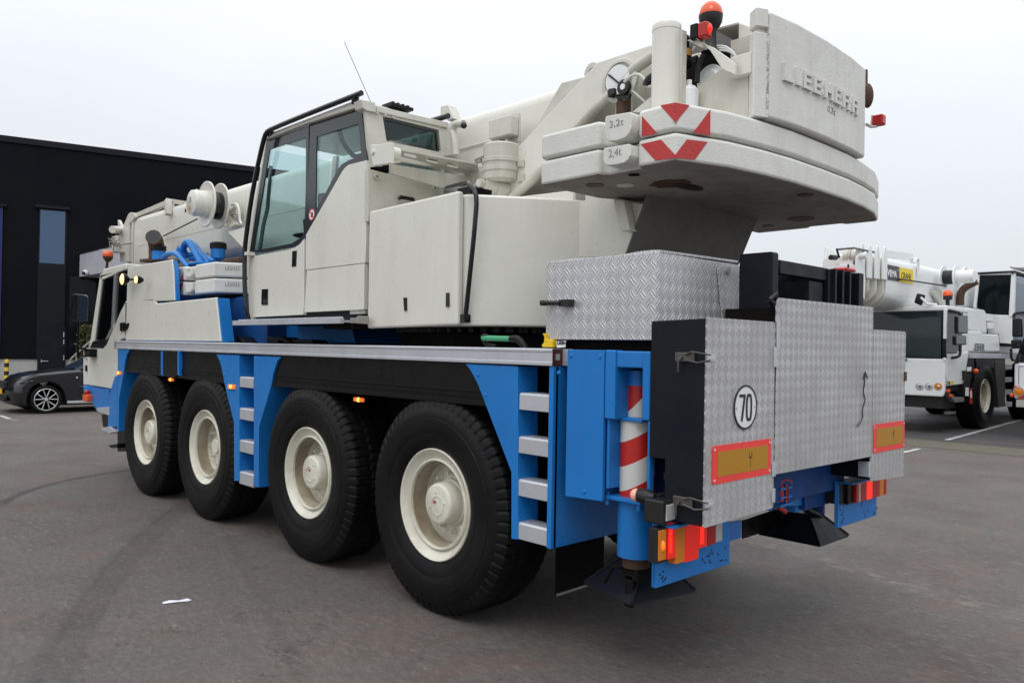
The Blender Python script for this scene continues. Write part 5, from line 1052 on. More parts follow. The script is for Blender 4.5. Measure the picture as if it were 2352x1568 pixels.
p_=at(9,1085,500,'x',1.94); mb=MB().tube([p_,p_+Vector((.02,.03,.03)),p_+Vector((.0,.07,.0)),p_+Vector((.01,.05,-.03)),p_],.014,8); mb.build('rag_tie','ink',K)
# silver storage box on deck
bx0,bx1,byn,byf,bz0,bz1=.906,1.641,.043,.80,1.722,2.150
sb=MB().box(bx0,bx1,byn,byf,bz0,bz1).build('storage_box','tread2',K,.004)
# wavy thin lid
mb=MB(); n_=14; vs_=[];
def wav(t): return .004+.018*math.sin(t*pi)*abs(math.sin(t*5.2))
for i in range(n_+1):
    t=i/n_; x=bx0+.04+(bx1-bx0-.04)*t; z=bz1+.004+.006*t+.006*math.sin(t*9); vs_+=[(x,byn+.03,z),(x,byf-.01,z+.01)]
for i in range(n_): a,b,c,d=vs_[2*i],vs_[2*i+1],vs_[2*i+3],vs_[2*i+2]; mb._pr([a,b,c,d],[(q[0],q[1],q[2]-.012) for q in (a,b,c,d)])
mb.build('box_lid','tread2',sb)
MB().px(YZ(9,[(690,205),(780,225),(790,260),(760,655),(690,655),(655,240)],bx1+.012),bx1+.003,bx1+.012).build('box_flap','tread2',sb,.004)
p=at(9,738,258,'x',bx1+.015); MB().lathe([(.020,0),(.020,.008),(.0001,.008)],(bx1+.012,p.y,p.z),'x',18).build('flap_bolt','steel',sb)
MB().box(bx1-.6,bx1+.0,byf,1.6,1.72,2.0).build('storage_box','tread2',K,.004)
a=at(8,60,1195,'y',.03); b=at(8,240,1195,'y',.03); mb=MB().tube([(a.x,.0,a.z),(b.x-.06,.0,b.z)],.013,12); mb.box(a.x-.002,a.x+.03,-.01,.02,a.z-.016,a.z+.012); mb.box(b.x-.07,b.x,-.005,.04,b.z-.018,b.z+.018); mb.cyl((a.x+.045,.0,a.z),(a.x+.045,.043,a.z),.012); mb.build('box_handle','ink',sb)
MB().box(bx0+.02,1.65,.1,.8,1.675,1.722).build('box_base','dark',K)
MB().box(1.04,1.66,.06,2.4,1.60,1.672).build('rear_deck','dark',K)
MB().box(1.10,1.66,2.2,2.49,.95,1.66).build('outrigger_housing','bluedk',K)
# yellow bracket, sticker under the box
MB().py(XZ(22,[(1495,197),(1555,195),(1555,280),(1650,290),(1645,400),(1490,398),(1490,360),(1520,325),(1525,240)],.02),.02,.06).build('lifting_bracket','yellow',K,.006)
o=MB().py(XZ(22,[(1705,308),(1850,305),(1835,400),(1715,402)],.04),.04,.045).build('sticker','wht',K)
a=at(22,1712,358,'y',.035); b=at(22,1845,358,'y',.035); text('LIEBH',(a.x,.0385,a.z),(1,0,0),(0,0,1),.018,b.x-a.x,'ink',o,depth=.002,bold=.02)
# black chocks lying on the deck (own things)
def chock(n,pts,y,lab):
    o=MB().py(XZ(n,pts,y),y,y+.14).build('wheel_chock','black',None,.008); tag(o,lab,'wheel chock','black chocks lying on the crane deck')
chock(26,[(600,490),(640,480),(850,485),(960,545),(1000,585),(900,585),(840,540),(790,545),(785,585),(690,585)],.12,'black bent chock on the deck just left of the blue pedestal plate')
chock(26,[(960,540),(1000,515),(1275,522),(1310,565),(1310,585),(1000,585)],.14,'flat-topped black chock on the deck in front of the blue pedestal plate')
chock(26,[(5,500),(40,480),(60,510),(130,575),(20,575)],.10,'black chock on the deck beside the end of the white housing')
chock(26,[(165,490),(190,470),(220,480),(290,560),(300,578),(200,560)],.16,'small black chock on the deck below the left end of the cab step')
# green handled tool
t_=empty('hand_tool',tuple(at(22,950,400,'y',.04))); tag(t_,'hand tool with green grip and black ends lying on the crane deck','hand tool')
MB().tube([at(22,630,262,'y',.03),at(22,1050,275,'y',.03)],.016,14).build('grip','green',t_)
mb=MB().tube([at(22,1040,275,'y',.03),at(22,1130,270,'y',.03),at(22,1210,340,'y',.03),at(22,1260,430,'y',.03)],.020,12,1); MB().tube([at(22,620,245,'y',.03),at(22,640,235,'y',.03),at(22,700,240,'y',.035)],.014,8).build('end_cap','black',t_); mb.build('handle','black',t_)
MB().tube([at(22,640,290,'y',.05),at(22,700,370,'y',.06),at(22,830,390,'y',.06)],.014,8).build('bracket','black',t_)
# stowed counterweight slabs
tops=[(2.309,2.457,'upper'),(2.154,2.300,'lower')]
for i,(za,zb_,nm) in enumerate(tops):
    pl_=[(-4.55,.12),(-4.52,.10),(-4.345,.10),(-4.33,.16),(-4.08,.16),(-4.075,.10),(-3.62,.10),(-3.40,.60),(-3.10,1.2),(-3.40,1.9),(-4.55,1.9)]
    r_=empty('stowed_counterweight_slab',(-3.9,1.0,za)); tag(r_,('upper' if i==0 else 'lower')+' of two cream counterweight slabs stacked on the blue crane deck '+('below the blue hoses' if i==0 else 'above the black hose reel'),'counterweight slab','counterweight slabs stowed on the crane deck')
    MB().pz(pl_,za,zb_-.002).build('slab','cast',r_,.02,3)
    zc_=(za+zb_)/2
    MB().py([(-4.28,zb_-.02),(-4.12,zb_-.02),(-4.115,za+.05),(-4.14,za+.02),(-4.25,za+.02),(-4.275,za+.05)],.085,.17).build('lifting_lug','cast',r_,.014,3)
    for q4 in ([( 420,690),(458,678),(425,790),(412,800)],[(533,740),(533,888),(482,895)]) if i==0 else ([(465,940),(532,932),(460,1152),(420,1155),(422,1080)],):
        MB().slab([at(19,u,v,'y',.0975) for u,v in q4],(0,.002,0)).build('hazard_mark','redpaint',r_)
    a=Vector((-3.62,.10,0)); b=Vector((-3.40,.60,0)); nn=(b-a).cross(Vector((0,0,1))).normalized()
    o=onpl(19,1245,715 if i==0 else 990,a+nn*.001,nn); e=onpl(19,1495,715 if i==0 else 990,a+nn*.001,nn)
    text('LE2025',o,(e-o),(0,0,1),.035,(e-o).length,'inkgrey',r_,depth=.003)
    if i==0: a=at(19,600,745,'y',.084); text('2,7t',(a.x,.0845,a.z),(1,0,0),(0,0,1),.03,.07,'inkgrey',r_,depth=.002)
# paper scrap
a,b=at(0,374,1388,'z',0),at(0,441,1380,'z',0); d=(b-a); n_=Vector((-d.y,d.x,0)).normalized()*.055
mb=MB(); P=[a,a+n_*.8,a+d*.25+n_*.95,a+d*.55+n_*.75,a+d*.85+n_*.9,b+n_*.35,a+d*.85-n_*.05,a+d*.5+n_*.02]
P=[Vector((q.x,q.y,z)) for q,z in zip(P,(.006,.004,.009,.004,.008,.004,.005,.007))]; mb._pr(P,[q-Vector((0,0,.0015)) for q in P])
tag(mb.build('paper_scrap','paper',smooth=False),'torn strip of white paper lying on the asphalt','paper')
# ================================================================== DARK HALL (left)
# facade frame: local x along the wall (rightwards), local y into the building, z up
D0=27.0
q=ray(0,0,882); P0=CP+q*(D0/ q.dot(DV)); P0.z=0
ang=R(59.9); vdir=(Vector((DV.x,DV.y,0)).normalized()); rdir=Vector((RV.x,RV.y,0)).normalized()
fd=(vdir*math.cos(ang)+rdir*math.sin(ang)).normalized(); fn=Vector((fd.y,-fd.x,0))   # fn points towards us
if fn.dot(CP-P0)<0: fn=-fn
rz=math.atan2(fd.y,fd.x)
H=empty('industrial_hall',tuple(P0+fd*6)); H.rotation_euler=(0,0,rz); WM[H.name]=Matrix.Translation(P0+fd*6)@Matrix.Rotation(rz,4,'Z')
tag(H,'long dark blue metal clad industrial hall behind the parked car','building')
LOC=Matrix.Translation(P0)@Matrix.Rotation(rz,4,'Z'); LI=LOC.inverted()
def hp(n,u,v,off=0):   # measured point on the facade plane -> local (x,z)
    p=LI@onpl(n,u,v,P0+fn*off,fn); return (p.x,p.z)
def HB(): return MB(LOC)
htop=hp(0,0,314)[1]; htop2=hp(0,585,387)
HT=(htop+htop2[1])/2
def hbuild(mb,name,m,par=H,bev=0):
    # keep local coordinates for textures
    T=mb.T; mb.T=None; o=mb.build(name,m,None,bev); o.parent=par if par else None
    if par is H: o.matrix_parent_inverse=WM[H.name].inverted()
    else:
        o.matrix_parent_inverse=Matrix.Identity(4)
    if par is H: o.matrix_basis=LOC
    elif par is None: o.matrix_basis=LOC
    return o
wz=hp(18,200,700)[1]
L0=-30
L1=hp(0,1000,500)[0]
hbuild(HB().box(L0,L1,0,30,wz,HT),'wall','facade')
hbuild(HB().box(L0,L1,-.06,.3,HT-.16,HT+.06),'roof_trim','navy',H,.01)
hbuild(HB().box(L0,hp(18,443,800)[0],.04,.5,0,wz-.002),'plinth','conc')
dx0,dx1=hp(18,450,400)[0],hp(18,785,400)[0]
hbuild(HB().box(dx1,L1,.04,.5,0,wz-.002),'plinth','conc')
w0,w1=hp(1,360,800),hp(1,605,1330)
# window column: frame, upper pane, lower pane
hbuild(HB().box(w0[0],w1[0],-.04,.0,wz,hp(1,370,800)[1]),'window_frame','navy',H)
a,b=hp(1,372,825),hp(1,590,1325); hbuild(HB().box(a[0],b[0],-.05,-.04,b[1],a[1]),'upper_window','winblue',H)
a,b=hp(2,370,60),hp(2,585,590); hbuild(HB().box(a[0],b[0],-.05,-.04,b[1],a[1]),'lower_window','windark',H)
a,b=hp(1,325,785),hp(1,640,822); hbuild(HB().box(a[0],b[0],-.16,.0,(a[1]+b[1])/2-.06,(a[1]+b[1])/2+.04),'window_hood','navy',H)
a,b=hp(1,-60,770),hp(1,62,775); hbuild(HB().box(a[0],b[0],-.16,.0,a[1]-.08,a[1]),'window_hood','navy',H); 
hbuild(HB().box(a[0]-.3,hp(1,25,900)[0],-.05,.0,wz,a[1]-.09),'window_frame',flat('blue_frame',(.005,.012,.10),.4),H)
# door
da,db=hp(18,500,375),hp(18,755,375); dz=da[1]
hbuild(HB().box(dx0,dx1,-.02,.0,0,dz+.10),'door_surround','navy',H)
dr=hbuild(HB().box(hp(18,455,400)[0],hp(18,758,400)[0],-.05,-.02,0.02,dz),'door','navy',H,.005)
a=hp(18,485,722); 
o=HB().box(a[0],a[0]+.22,-.10,-.085,a[1]-.015,a[1]+.015); o.box(a[0],a[0]+.03,-.09,-.05,a[1]-.05,a[1]+.05); o.T=None; o=o.build('door_handle','silver',None); o.parent=dr
for v in (380,465,655):
    a,b=hp(18,752,v),hp(18,762,v+58); o=MB().box(a[0],b[0],-.075,-.05,b[1],a[1]).build('hinge','silver',None); o.parent=dr
# second opening to the right, dark glazing behind carrier cab
a,b=hp(2,640,150),hp(2,870,900); hbuild(HB().box(a[0],b[0],-.03,.0,wz,a[1]),'side_window','windark',H)
# entrance canopy: pale box projecting from the hall with a dome camera
pc=onpl(0,183,600,P0,fn); 
top_=at(0,183,584,'y',pc.y+0.0); bot_=at(0,183,636,'y',pc.y)
mb=MB(); xx=pc.x; mb.box(xx-.6,xx+7.5,pc.y,pc.y+4,bot_.z,top_.z); cn=mb.build('entrance_canopy','fascia',H,.02); 
MB().box(xx-.62,xx+7.52,pc.y-.02,pc.y+4.02,top_.z,top_.z+.05).build('canopy_trim','navy',cn)
p=at(21,180,1345,'y',pc.y-.10); o=MB().sphere(p,.10,16).build('security_camera','white',None); tag(o,'white dome camera fixed to the pale canopy fascia','camera')
MB().sphere(p+Vector((.05,-.07,-.02)),.06,12).build('lens','ink',o)
# handrail of the entrance steps
hy=at(18,900,640,'y',pc.y+0).y
r=empty('stair_handrail',tuple(onpl(18,840,800,P0+fn*1.5,fn))); tag(r,'thin steel handrail rising beside the hall entrance, behind the dark car','handrail')
P1=[onpl(18,u,v,P0+fn*1.5,fn) for u,v in ((838,880),(838,700),(905,640),(1060,500),(1120,450))]
MB().tube(P1,.035,8).build('rail','steel',r); 
mb=MB()
for i in (2,3): mb.tube([P1[i],Vector((P1[i].x,P1[i].y,0))],.025,8)
mb.build('post','steel',r)
# bollard
p=onpl(18,78,800,P0+fn*1.6,fn); r=empty('bollard',(p.x,p.y,0)); tag(r,'yellow and black striped safety bollard in front of the concrete plinth','bollard')
def bz_(v): return onpl(18,78,v,P0+fn*1.6,fn).z
rb=.5*abs((LI@onpl(18,105,800,P0+fn*1.6,fn)).x-(LI@onpl(18,50,800,P0+fn*1.6,fn)).x)
tz=bz_(700); MB().lathe([(.0001,0),(rb,0),(rb,tz-.06),(rb*.8,tz-.015),(.0001,tz)],(p.x,p.y,0),'z',20).build('post','yellow',r)
for a,b in ((745,795),(842,890),(940,985)): MB().lathe([(rb+.004,bz_(b)),(rb+.004,bz_(a))],(p.x,p.y,0),'z',20).build('black_band','ink',r)
# shrub behind the cab glass
sh=MB(); c0=onpl(2,800,690,P0+fn*1.2,fn); rnd=random.Random(3)
for i in range(900):
    t=rnd.random(); a=rnd.uniform(0,2*pi); rr_=.45*math.sqrt(rnd.random())*(1-.4*t); p=Vector((c0.x+rr_*math.cos(a),c0.y+rr_*math.sin(a),.3+1.9*t)); d1_=Vector((rnd.uniform(-1,1),rnd.uniform(-1,1),rnd.uniform(0,1)))*.09; d2_=Vector((rnd.uniform(-1,1),rnd.uniform(-1,1),rnd.uniform(-1,1)))*.03
    sh.add([p-d2_,p+d2_,p+d1_],[(0,1,2)])
r=empty('ornamental_shrub',(c0.x,c0.y,0)); tag(r,'yellow-green ornamental shrub beside the dark hall entrance, partly behind the crane cab','shrub')
sh.build('foliage',mat('olive_leaves',(.10,.10,.03),.7,0,.5),r,clean=False); MB().cyl((c0.x,c0.y,0),(c0.x,c0.y,.6),.05).build('stem','brown',r)
# ================================================================== DARK CAR
# local: x along the car from nose (0) rearwards, y=0 near side, z up.  nose points to -Y world
nx=at(18,550,1200,'x',-16.25)
T0=Vector((-16.25,0,0))
def cz(u,v): p=at(18,u,v,'x',-16.25); return (p.y,p.z)
nose=at(18,18,1200,'x',-16.6).y
CA=empty('parked_car',(-17.15,nose+2.35,0)); tag(CA,'dark grey saloon car with multi-spoke wheels parked in front of the hall','car')
# side outline (y along, z)
whf=cz(552,1196); wr=.335
front=[cz(22,1250),cz(20,1100),cz(40,1020),cz(110,975),cz(220,925),cz(380,890),cz(560,878),cz(730,872)]
yN=whf[0]
ws=(yN+.62,.98); roof=[(yN+1.45,1.40),(yN+2.1,1.44),(yN+2.9,1.38),(yN+3.45,1.08),(yN+3.85,1.05),(yN+3.95,.8),(yN+3.9,.35)]
def arch(cy,r,n=10): return [(cy+r*math.cos(pi*i/n),.33+r*math.sin(pi*i/n)) for i in range(n+1)]
ax1,ax2=yN,yN+2.85
out=[(yN-.83,.22),(yN-.88,.45),(yN-.86,.62),(yN-.78,.72),(yN-.55,.80),(yN-.2,.87),(yN+.3,.92),(yN+.62,.95),(yN+1.1,.97),(yN+2.4,1.0),(yN+3.5,.98),(yN+3.85,.95),(yN+3.92,.6),(yN+3.88,.25)]
low=out+[(ax2+.40,.20)]+arch(ax2,.385)+[(ax2-.42,.18),(ax1+.42,.18)]+arch(ax1,.385)+[(ax1-.42,.18)]
def lower(mb,x0,x1): mb.px(low,x0,x1)
def nosey(y_,t): return y_+(.17+.22*abs(t)**3)*min(1,max(0,(yN-.38-y_)/.40))
xs_c=[(-1,-18.0),(-.9,-17.95),(-.7,-17.75),(-.35,-17.44),(0,-17.135),(.35,-16.83),(.7,-16.52),(.9,-16.32),(1,-16.27)]
vv=[]; nL=len(low)
for t,x_ in xs_c: vv+=[(x_,nosey(y_,t),z_) for y_,z_ in low]
ff=[tuple(range(nL)),tuple(range(8*nL,9*nL))]+[(k*nL+i,k*nL+(i+1)%nL,(k+1)*nL+(i+1)%nL,(k+1)*nL+i) for k in range(8) for i in range(nL)]
MB().add(vv,ff).build('body','carpaint',CA,.035,3)
# bulged flank & hood
MB().pz([(-16.30,yN+.45),(-16.235,yN+.9),(-16.235,yN+2.4),(-16.30,yN+2.9)],.30,.62).build('door_sill','carpaint',CA,.03,3)
hd=MB(); K2=[]
prof2=[(yN-.80,.60),(yN-.72,.73),(yN-.5,.82),(yN-.1,.895),(yN+.35,.945),(yN+.72,.975)]
for (y_,z_),(y2_,z2_) in zip(prof2,prof2[1:]):
    pass
rows=[]
for y_,z_ in prof2:
    rows.append([(-16.30,y_+.05,z_-.06),(-16.42,y_,z_-.005),(-16.62,y_,z_+.012),(-16.9,y_,z_+.03),(-17.13,y_,z_+.035),(-17.36,y_,z_+.03),(-17.65,y_,z_+.012),(-17.84,y_,z_-.005),(-17.97,y_+.05,z_-.06)])
vs_=[(v[0],nosey(v[1],(v[0]+17.135)/.865),v[2]) for r_ in rows for v in r_]; nn_=9
fs_=[(i*nn_+j,i*nn_+j+1,(i+1)*nn_+j+1,(i+1)*nn_+j) for i in range(len(rows)-1) for j in range(nn_-1)]
hd.add(vs_,fs_).build('bonnet','carpaint',CA)
cab_=[(yN+.60,.96)]+[(a,b) for a,b in roof[:4]]+[(yN+3.5,.98)]
MB().px([(yN+.60,.95)]+roof[:4]+[(yN+3.5,.97)],-17.72,-16.50).build('cabin','carblack',CA,.05,4)
MB().px([(roof[0][0]-.05,1.385),(roof[1][0],1.445),(roof[2][0],1.385),(roof[2][0]-.1,1.36),(roof[0][0],1.36)],-17.74,-16.48).build('roof','carpaint',CA,.03,3)
MB().add([(-16.495,yN+.72,.985),(-16.495,yN+1.42,1.37),(-16.495,yN+1.5,1.37),(-16.47,yN+.95,.985)],[(0,1,2,3)]).build('windscreen_pillar','carpaint',CA)
MB().slab([(-16.6,yN+.66,.99),(-17.6,yN+.66,.99),(-17.5,yN+1.40,1.385),(-16.65,yN+1.40,1.385)],(0,-.012,.012)).build('windscreen','winblue',CA)
MB().px([(yN+.98,1.0),(yN+1.50,1.34),(yN+2.1,1.37),(yN+2.85,1.33),(yN+3.3,1.02)],-16.497,-16.49).build('side_window','windark',CA)
mb=MB().px([(yN+.83,.93),(yN+.845,.93),(yN+.80,.28),(yN+.785,.28)],-16.270,-16.262); mb.build('door_gap','ink',CA)
MB().px([(yN+.42,.27),(yN+2.42,.27),(yN+2.42,.21),(yN+.42,.21)],-16.29,-16.24).build('sill_trim','silver',CA,.01)
MB().sphere((-16.265,yN+.62,.80),.022,10).build('side_badge','silver',CA)
# headlamp, grille, plate
hl=MB().slab([(-16.262,yN-.20,.765),(-16.275,yN-.42,.735),(-16.33,yN-.52,.69),(-16.28,yN-.44,.655),(-16.265,yN-.30,.68)],(-.06,0,0)).build('headlamp','windark',CA,.01)
MB().slab([(-16.255,yN-.24,.755),(-16.268,yN-.40,.730),(-16.30,yN-.47,.705),(-16.262,yN-.30,.730)],(-.02,0,0)).build('lens','clear',hl)
MB().box(-17.5,-16.77,yN-.735,yN-.66,.56,.72).build('grille','ink',CA,.02)
MB().box(-17.55,-16.72,yN-.735,yN-.66,.26,.40).build('air_intake','ink',CA,.03)
np_=MB().box(-17.36,-16.90,yN-.75,yN-.735,.43,.54).build('number_plate','plate',CA)
# car wheels
def carwheel(cy,x=-16.27,s=1):
    w_=MB().lathe([(.245,-.03),(.245,.004),(.295,.012),(.315,-.01),(.315,-.21),(.20,-.22)],(x,cy,.317),'x',48).build('wheel','rubber',CA)
    if s<0: pass
    mb=MB(); mb.lathe([(.248,.004),(.240,.010),(.232,.004)],(x,cy,.317),'x',48)
    for i in range(10):
        a=2*pi*(i//2)/5+(.16 if i%2 else -.16)+.3; a2=2*pi*(i//2)/5+(.30 if i%2 else -.30)+.3
        p0=Vector((x,cy+.06*math.cos(a),.317+.06*math.sin(a))); p1=Vector((x+.004,cy+.236*math.cos(a2),.317+.236*math.sin(a2)))
        mb.tube([p0,p1],.011,6)
    mb.lathe([(.05,.0),(.04,.012),(.0001,.014)],(x,cy,.317),'x',16); mb.build('alloy_spokes','silver',w_)
    MB().lathe([(.244,-.022),(.0001,-.030)],(x,cy,.317),'x',32).build('wheel_well','ink',w_)
    MB().lathe([(.17,-.012),(.17,-.004),(.06,-.004),(.06,-.012)],(x,cy,.317),'x',28,close=True).build('brake_disc','steel',w_)
    MB().box(x-.012,x-.001,cy+.07,cy+.17,.317-.02,.317+.12).build('brake_caliper','red',w_,.01)
for cy_ in (ax1,ax2):
    carwheel(cy_)
    MB().lathe([(.0001,0),(.30,0),(.335,-.02),(.335,-.2),(.0001,-.2)],(-17.78,cy_,.335),'x',32).build('wheel','rubber',CA)
MB().box(-17.9,-16.5,yN-.5,yN+3.6,.16,.5).build('underbody','ink',CA)
MB().box(-16.3,-16.28,yN-.3,yN-.0,.3,.4)
# ================================================================== BACKGROUND CRANES (right)
def bgcrane(X0,loc,label,full=True):
    """crane pointing at -Y; near side on plane x=X0"""
    G=empty('white_mobile_crane',loc); tag(G,label,'mobile crane','white mobile cranes parked side by side beyond the paving'); return G
X0=-1.70; F=14.60
G=bgcrane(X0,(X0-1.25,19,0),'white mobile crane with yellow and black sign on its boom, parked beyond the paving')
def S(n,pts): return YZ(n,pts,X0)                 # side plane (y,z)
def Fp(n,pts): return XZ(n,pts,F)                 # front plane (x,z)
xl_=X0-2.5
# wheels
for i,cyy in enumerate((17.20,21.2,22.85)):
    wheel(G,X0,cyy,.75,pi/2,1,False,.3*i,1.10); wheel(G,X0-2.5,cyy,.75,pi/2,1,True,.3*i,1.10)
MB().box(X0-1.9,X0-.6,15.2,24.5,.7,1.4).build('chassis_frame','dark',G)
# cab
fw=Fp(24,[(1135,228),(1175,820)])
side=S(24,[(1140,232),(1500,125),(1500,130),(1440,500),(1410,612),(1180,642)])
cabs=MB().px(S(24,[(1140,232),(1155,150),(1345,145),(1500,120),(1440,480),(1408,612),(1182,645)]),X0-.06,X0).build('carrier_cab','white',G,.01)
zF=[at(24,1140,v,'y',F).z for v in (230,820)]
yb=at(24,1180,740,'x',X0).y
mb=MB().py([(xl_,zF[0]),(X0-.02,zF[0]),(X0-.02,zF[1]+.12),(X0-.06,zF[1]),(xl_+.04,zF[1]),(xl_,zF[1]+.12)],F,F+.10); mb.build('front_panel','white',G,.03,3)
zr=at(23,1150,770,'y',F).z
rt=Fp(23,[(20,760),(1160,745),(1150,800),(20,825)])
MB().box(xl_,X0,F+.02,16.0,rt[1][1]-.13,rt[1][1]-.02).build('cab_roof','white',G,.03,3)
wz0=zF[0]+.02; wz1=rt[1][1]-.12
MB().slab([(xl_+.10,F+.012,wz0),(X0-.10,F+.012,wz0),(X0-.12,F+.055,wz1),(xl_+.12,F+.055,wz1)],(0,.004,0)).build('windscreen',flat('teal_windscreen',(.010,.022,.026),.05),G)
MB().box(xl_+.06,X0-.06,F+.062,F+.09,wz0-.03,wz1+.02).build('windscreen_seal','gloss',G)
MB().box(X0-.06,X0,F-.004,F+.06,(wz0*.6+wz1*.4),wz1+.02).build('windscreen_pillar','white',G,.01)
MB().box(X0-.06,X0,F-.004,F+.06,wz0-.02,(wz0*.6+wz1*.4)).build('windscreen_pillar','gloss',G,.01)
MB().px(S(23,[(1165,810),(1480,830),(1500,1500),(1150,1500)]),X0-.06,X0-.02).build('door_frame','white',G)
MB().px(S(23,[(1180,850),(1420,880),(1400,1400),(1320,1500),(1180,1500),(1150,1440)]),X0-.02,X0-.012).build('door_window','windark',G)
MB().box(X0-2.3,X0-.1,F+.15,16.0,.9,wz1).build('cab_interior','ink',G)
MB().tube([Vector((X0-.95,F-.02,wz0+.03)),Vector((X0-.75,F-.03,wz0-.06)),Vector((X0-1.3,F-.02,wz0+.16)),Vector((X0-1.6,F-.02,wz0+.14))],.02,6).build('wiper','ink',G)
MB().slab([(X0-.30,F-.003,zF[0]-.02),(X0-.27,F-.003,zF[0]-.04),(xl_+.8,F-.003,zF[0]-.42),(xl_+.8,F-.003,zF[0]-.40)],(0,.004,0)).build('panel_crease','white',G)
for (u,m_) in ((740,'clear'),(884,'clear'),(1028,'amber')):
    p=at(24,u,650,'y',F); o=MB().lathe([(.075,0),(.078,-.012),(.068,-.014),(.066,.0)],(p.x,F-.0,p.z),'y',28).build('headlamp','silver',G)
    MB().lathe([(.066,-.006),(.05,-.014),(.0001,-.018)],(p.x,F,p.z),'y',24).build('lens',m_,o); MB().sphere((p.x+.01,F-.018,p.z),.022,10).build('bulb','wht' if m_=='amber' else 'ink',o)
mb=MB().box(xl_+.1,X0-.1,F+.15,15.5,.55,zF[1]+.02); mb.build('underbody','ink',G)
MB().px(S(24,[(1200,750),(1300,825),(1430,820),(1430,890),(1290,905),(1215,800)]),X0-.3,X0).build('cab_step','steel',G,.01)
for (u,v) in ((1180,720),(1218,795)): p=at(24,u,v,'x',X0+.01); MB().box(p.x-.03,p.x+.03,p.y-.04,p.y+.04,p.z-.03,p.z+.03).build('marker_lamp','orange',G,.01)
# mirrors
for P_ in ([(1315,920),(1475,915),(1475,1200),(1315,1200)],[(1285,1225),(1450,1225),(1455,1375),(1285,1380)]): MB().px(YZ(23,P_,X0+.22),X0+.16,X0+.24).build('cab_mirror','gloss',G,.03)
MB().tube([at(23,1195,840,'x',X0),at(23,1340,870,'x',X0+.2),at(23,1380,920,'x',X0+.2)],.03,8).tube([at(23,1365,1380,'x',X0+.15),at(24,1365,170,'x',X0+.15),at(24,1310,205,'x',X0+.1),at(24,1230,215,'x',X0)],.03,8,1).build('mirror_arm','ink',G)
mb=MB().slab([at(23,640,720,'y',F),at(23,690,570,'y',F),at(23,820,600,'y',F),at(23,760,770,'y',F)],(0,.08,0)); mb.build('front_mirror','gloss',G,.03); MB().tube([at(23,755,640,'y',F-.02),at(23,860,745,'y',F-.02),at(23,1000,750,'y',F+.1)],.025,8).build('mirror_arm','white',G)
p=at(23,1172,600,'y',F+.8); o=MB().lathe([(.0001,p.z-.26),(.04,p.z-.26),(.04,p.z-.12),(.09,p.z-.10),(.09,p.z-.02),(.0001,p.z-.02)],(p.x,p.y,0),'z',20).build('beacon','ink',G); MB().sphere((p.x,p.y,p.z),.10,20,1.1,-.2,1).build('lens','orange',o)
# deck housings
hz=S(23,[(1485,1150),(1500,805),(1510,800),(1760,830),(1780,860),(1800,1200)]); MB().px(hz,X0-.6,X0-.02).build('deck_housing','white',G,.04,3)
MB().px(S(23,[(1505,1480),(1505,1155),(1690,1160),(1730,1200),(1970,1212),(1985,1482)]),X0-.5,X0).build('deck_housing','white',G,.04,3)
a=at(24,1580,100,'x',X0+.004); b=at(24,1740,100,'x',X0+.004); text('LIEBHERR',(X0+.003,a.y,a.z),(0,1,0),(0,0,1),.16,b.y-a.y,'ink',G,depth=.004,bold=.0)
MB().box(X0-2.5,X0+.03,16.05,24.5,1.60,1.72).build('side_rail','alu',G,.01)
MB().px(S(24,[(1495,130),(1590,130),(1600,400),(1560,480),(1500,800),(1440,800),(1430,620)]),X0-.5,X0-.02).build('side_panel','ink',G)
MB().px(S(24,[(1600,200),(1900,200),(1905,370),(1620,375)]),X0-.06,X0-.0).build('fender_skirt','black',G,.01)
MB().px(S(24,[(1880,200),(2060,205),(2060,960),(1960,980),(1920,560)]),X0-.3,X0).build('side_panel',mat('dark_brown_grey_panel',(.045,.042,.040),.5,0,.3),G)
for v in (320,515,705,895):
    MB().px(S(24,[(2068,v),(2165,v-4),(2158,v+70),(2065,v+75)]),X0-.1,X0+.01).build('ladder_rung','alu',G,.004)
MB().px(S(24,[(1462,355),(1530,350),(1530,415),(1465,420)]),X0,X0+.01).build('label_plate','wht',G); MB().px(S(24,[(1445,670),(1492,670),(1490,800),(1442,800)]),X0,X0+.01).build('label_plate','wht',G)
MB().px(S(24,[(1210,570),(1258,568),(1255,625),(1210,630)]),X0,X0+.008).build('label_plate','yellow',G)
MB().px(S(24,[(1165,575),(1200,575),(1200,628),(1165,628),(1165,615),(1188,615),(1188,588),(1165,588)]),X0,X0+.008).build('label_mark','ink',G)
for q4,m_ in (([(1510,690),(1540,680),(1545,920),(1510,920)],'red'),([(1512,730),(1530,720),(1535,820),(1512,830)],'wht')): MB().px(S(24,q4),X0+.0,X0+(.012 if m_=='red' else .018)).build('hazard_mark',m_,G)
MB().sphere(at(24,1604,418,'x',X0+.03),.06,12).build('marker_lamp','orange',G)
MB().px(S(24,[(1385,410),(1420,410),(1420,550),(1385,550),(1395,530),(1395,430)]),X0,X0+.06).build('door_handle','ink',G)
MB().px(S(24,[(1270,1048),(1375,1045),(1375,1080),(1272,1090)]),X0-.2,X0-.1).build('lower_step','steel',G)
# stowed slabs behind housing
for q4 in ([(1800,880),(1970,900),(1970,1015),(1800,1010)],[(1800,1028),(1970,1030),(1968,1130),(1805,1125)]): MB().px(S(23,q4),X0-1.5,X0-.1).build('counterweight','white',G,.03)
MB().px(S(23,[(1800,1040),(1850,1040),(1850,1130)]),X0-.1,X0-.09).build('hazard_mark','red',G)
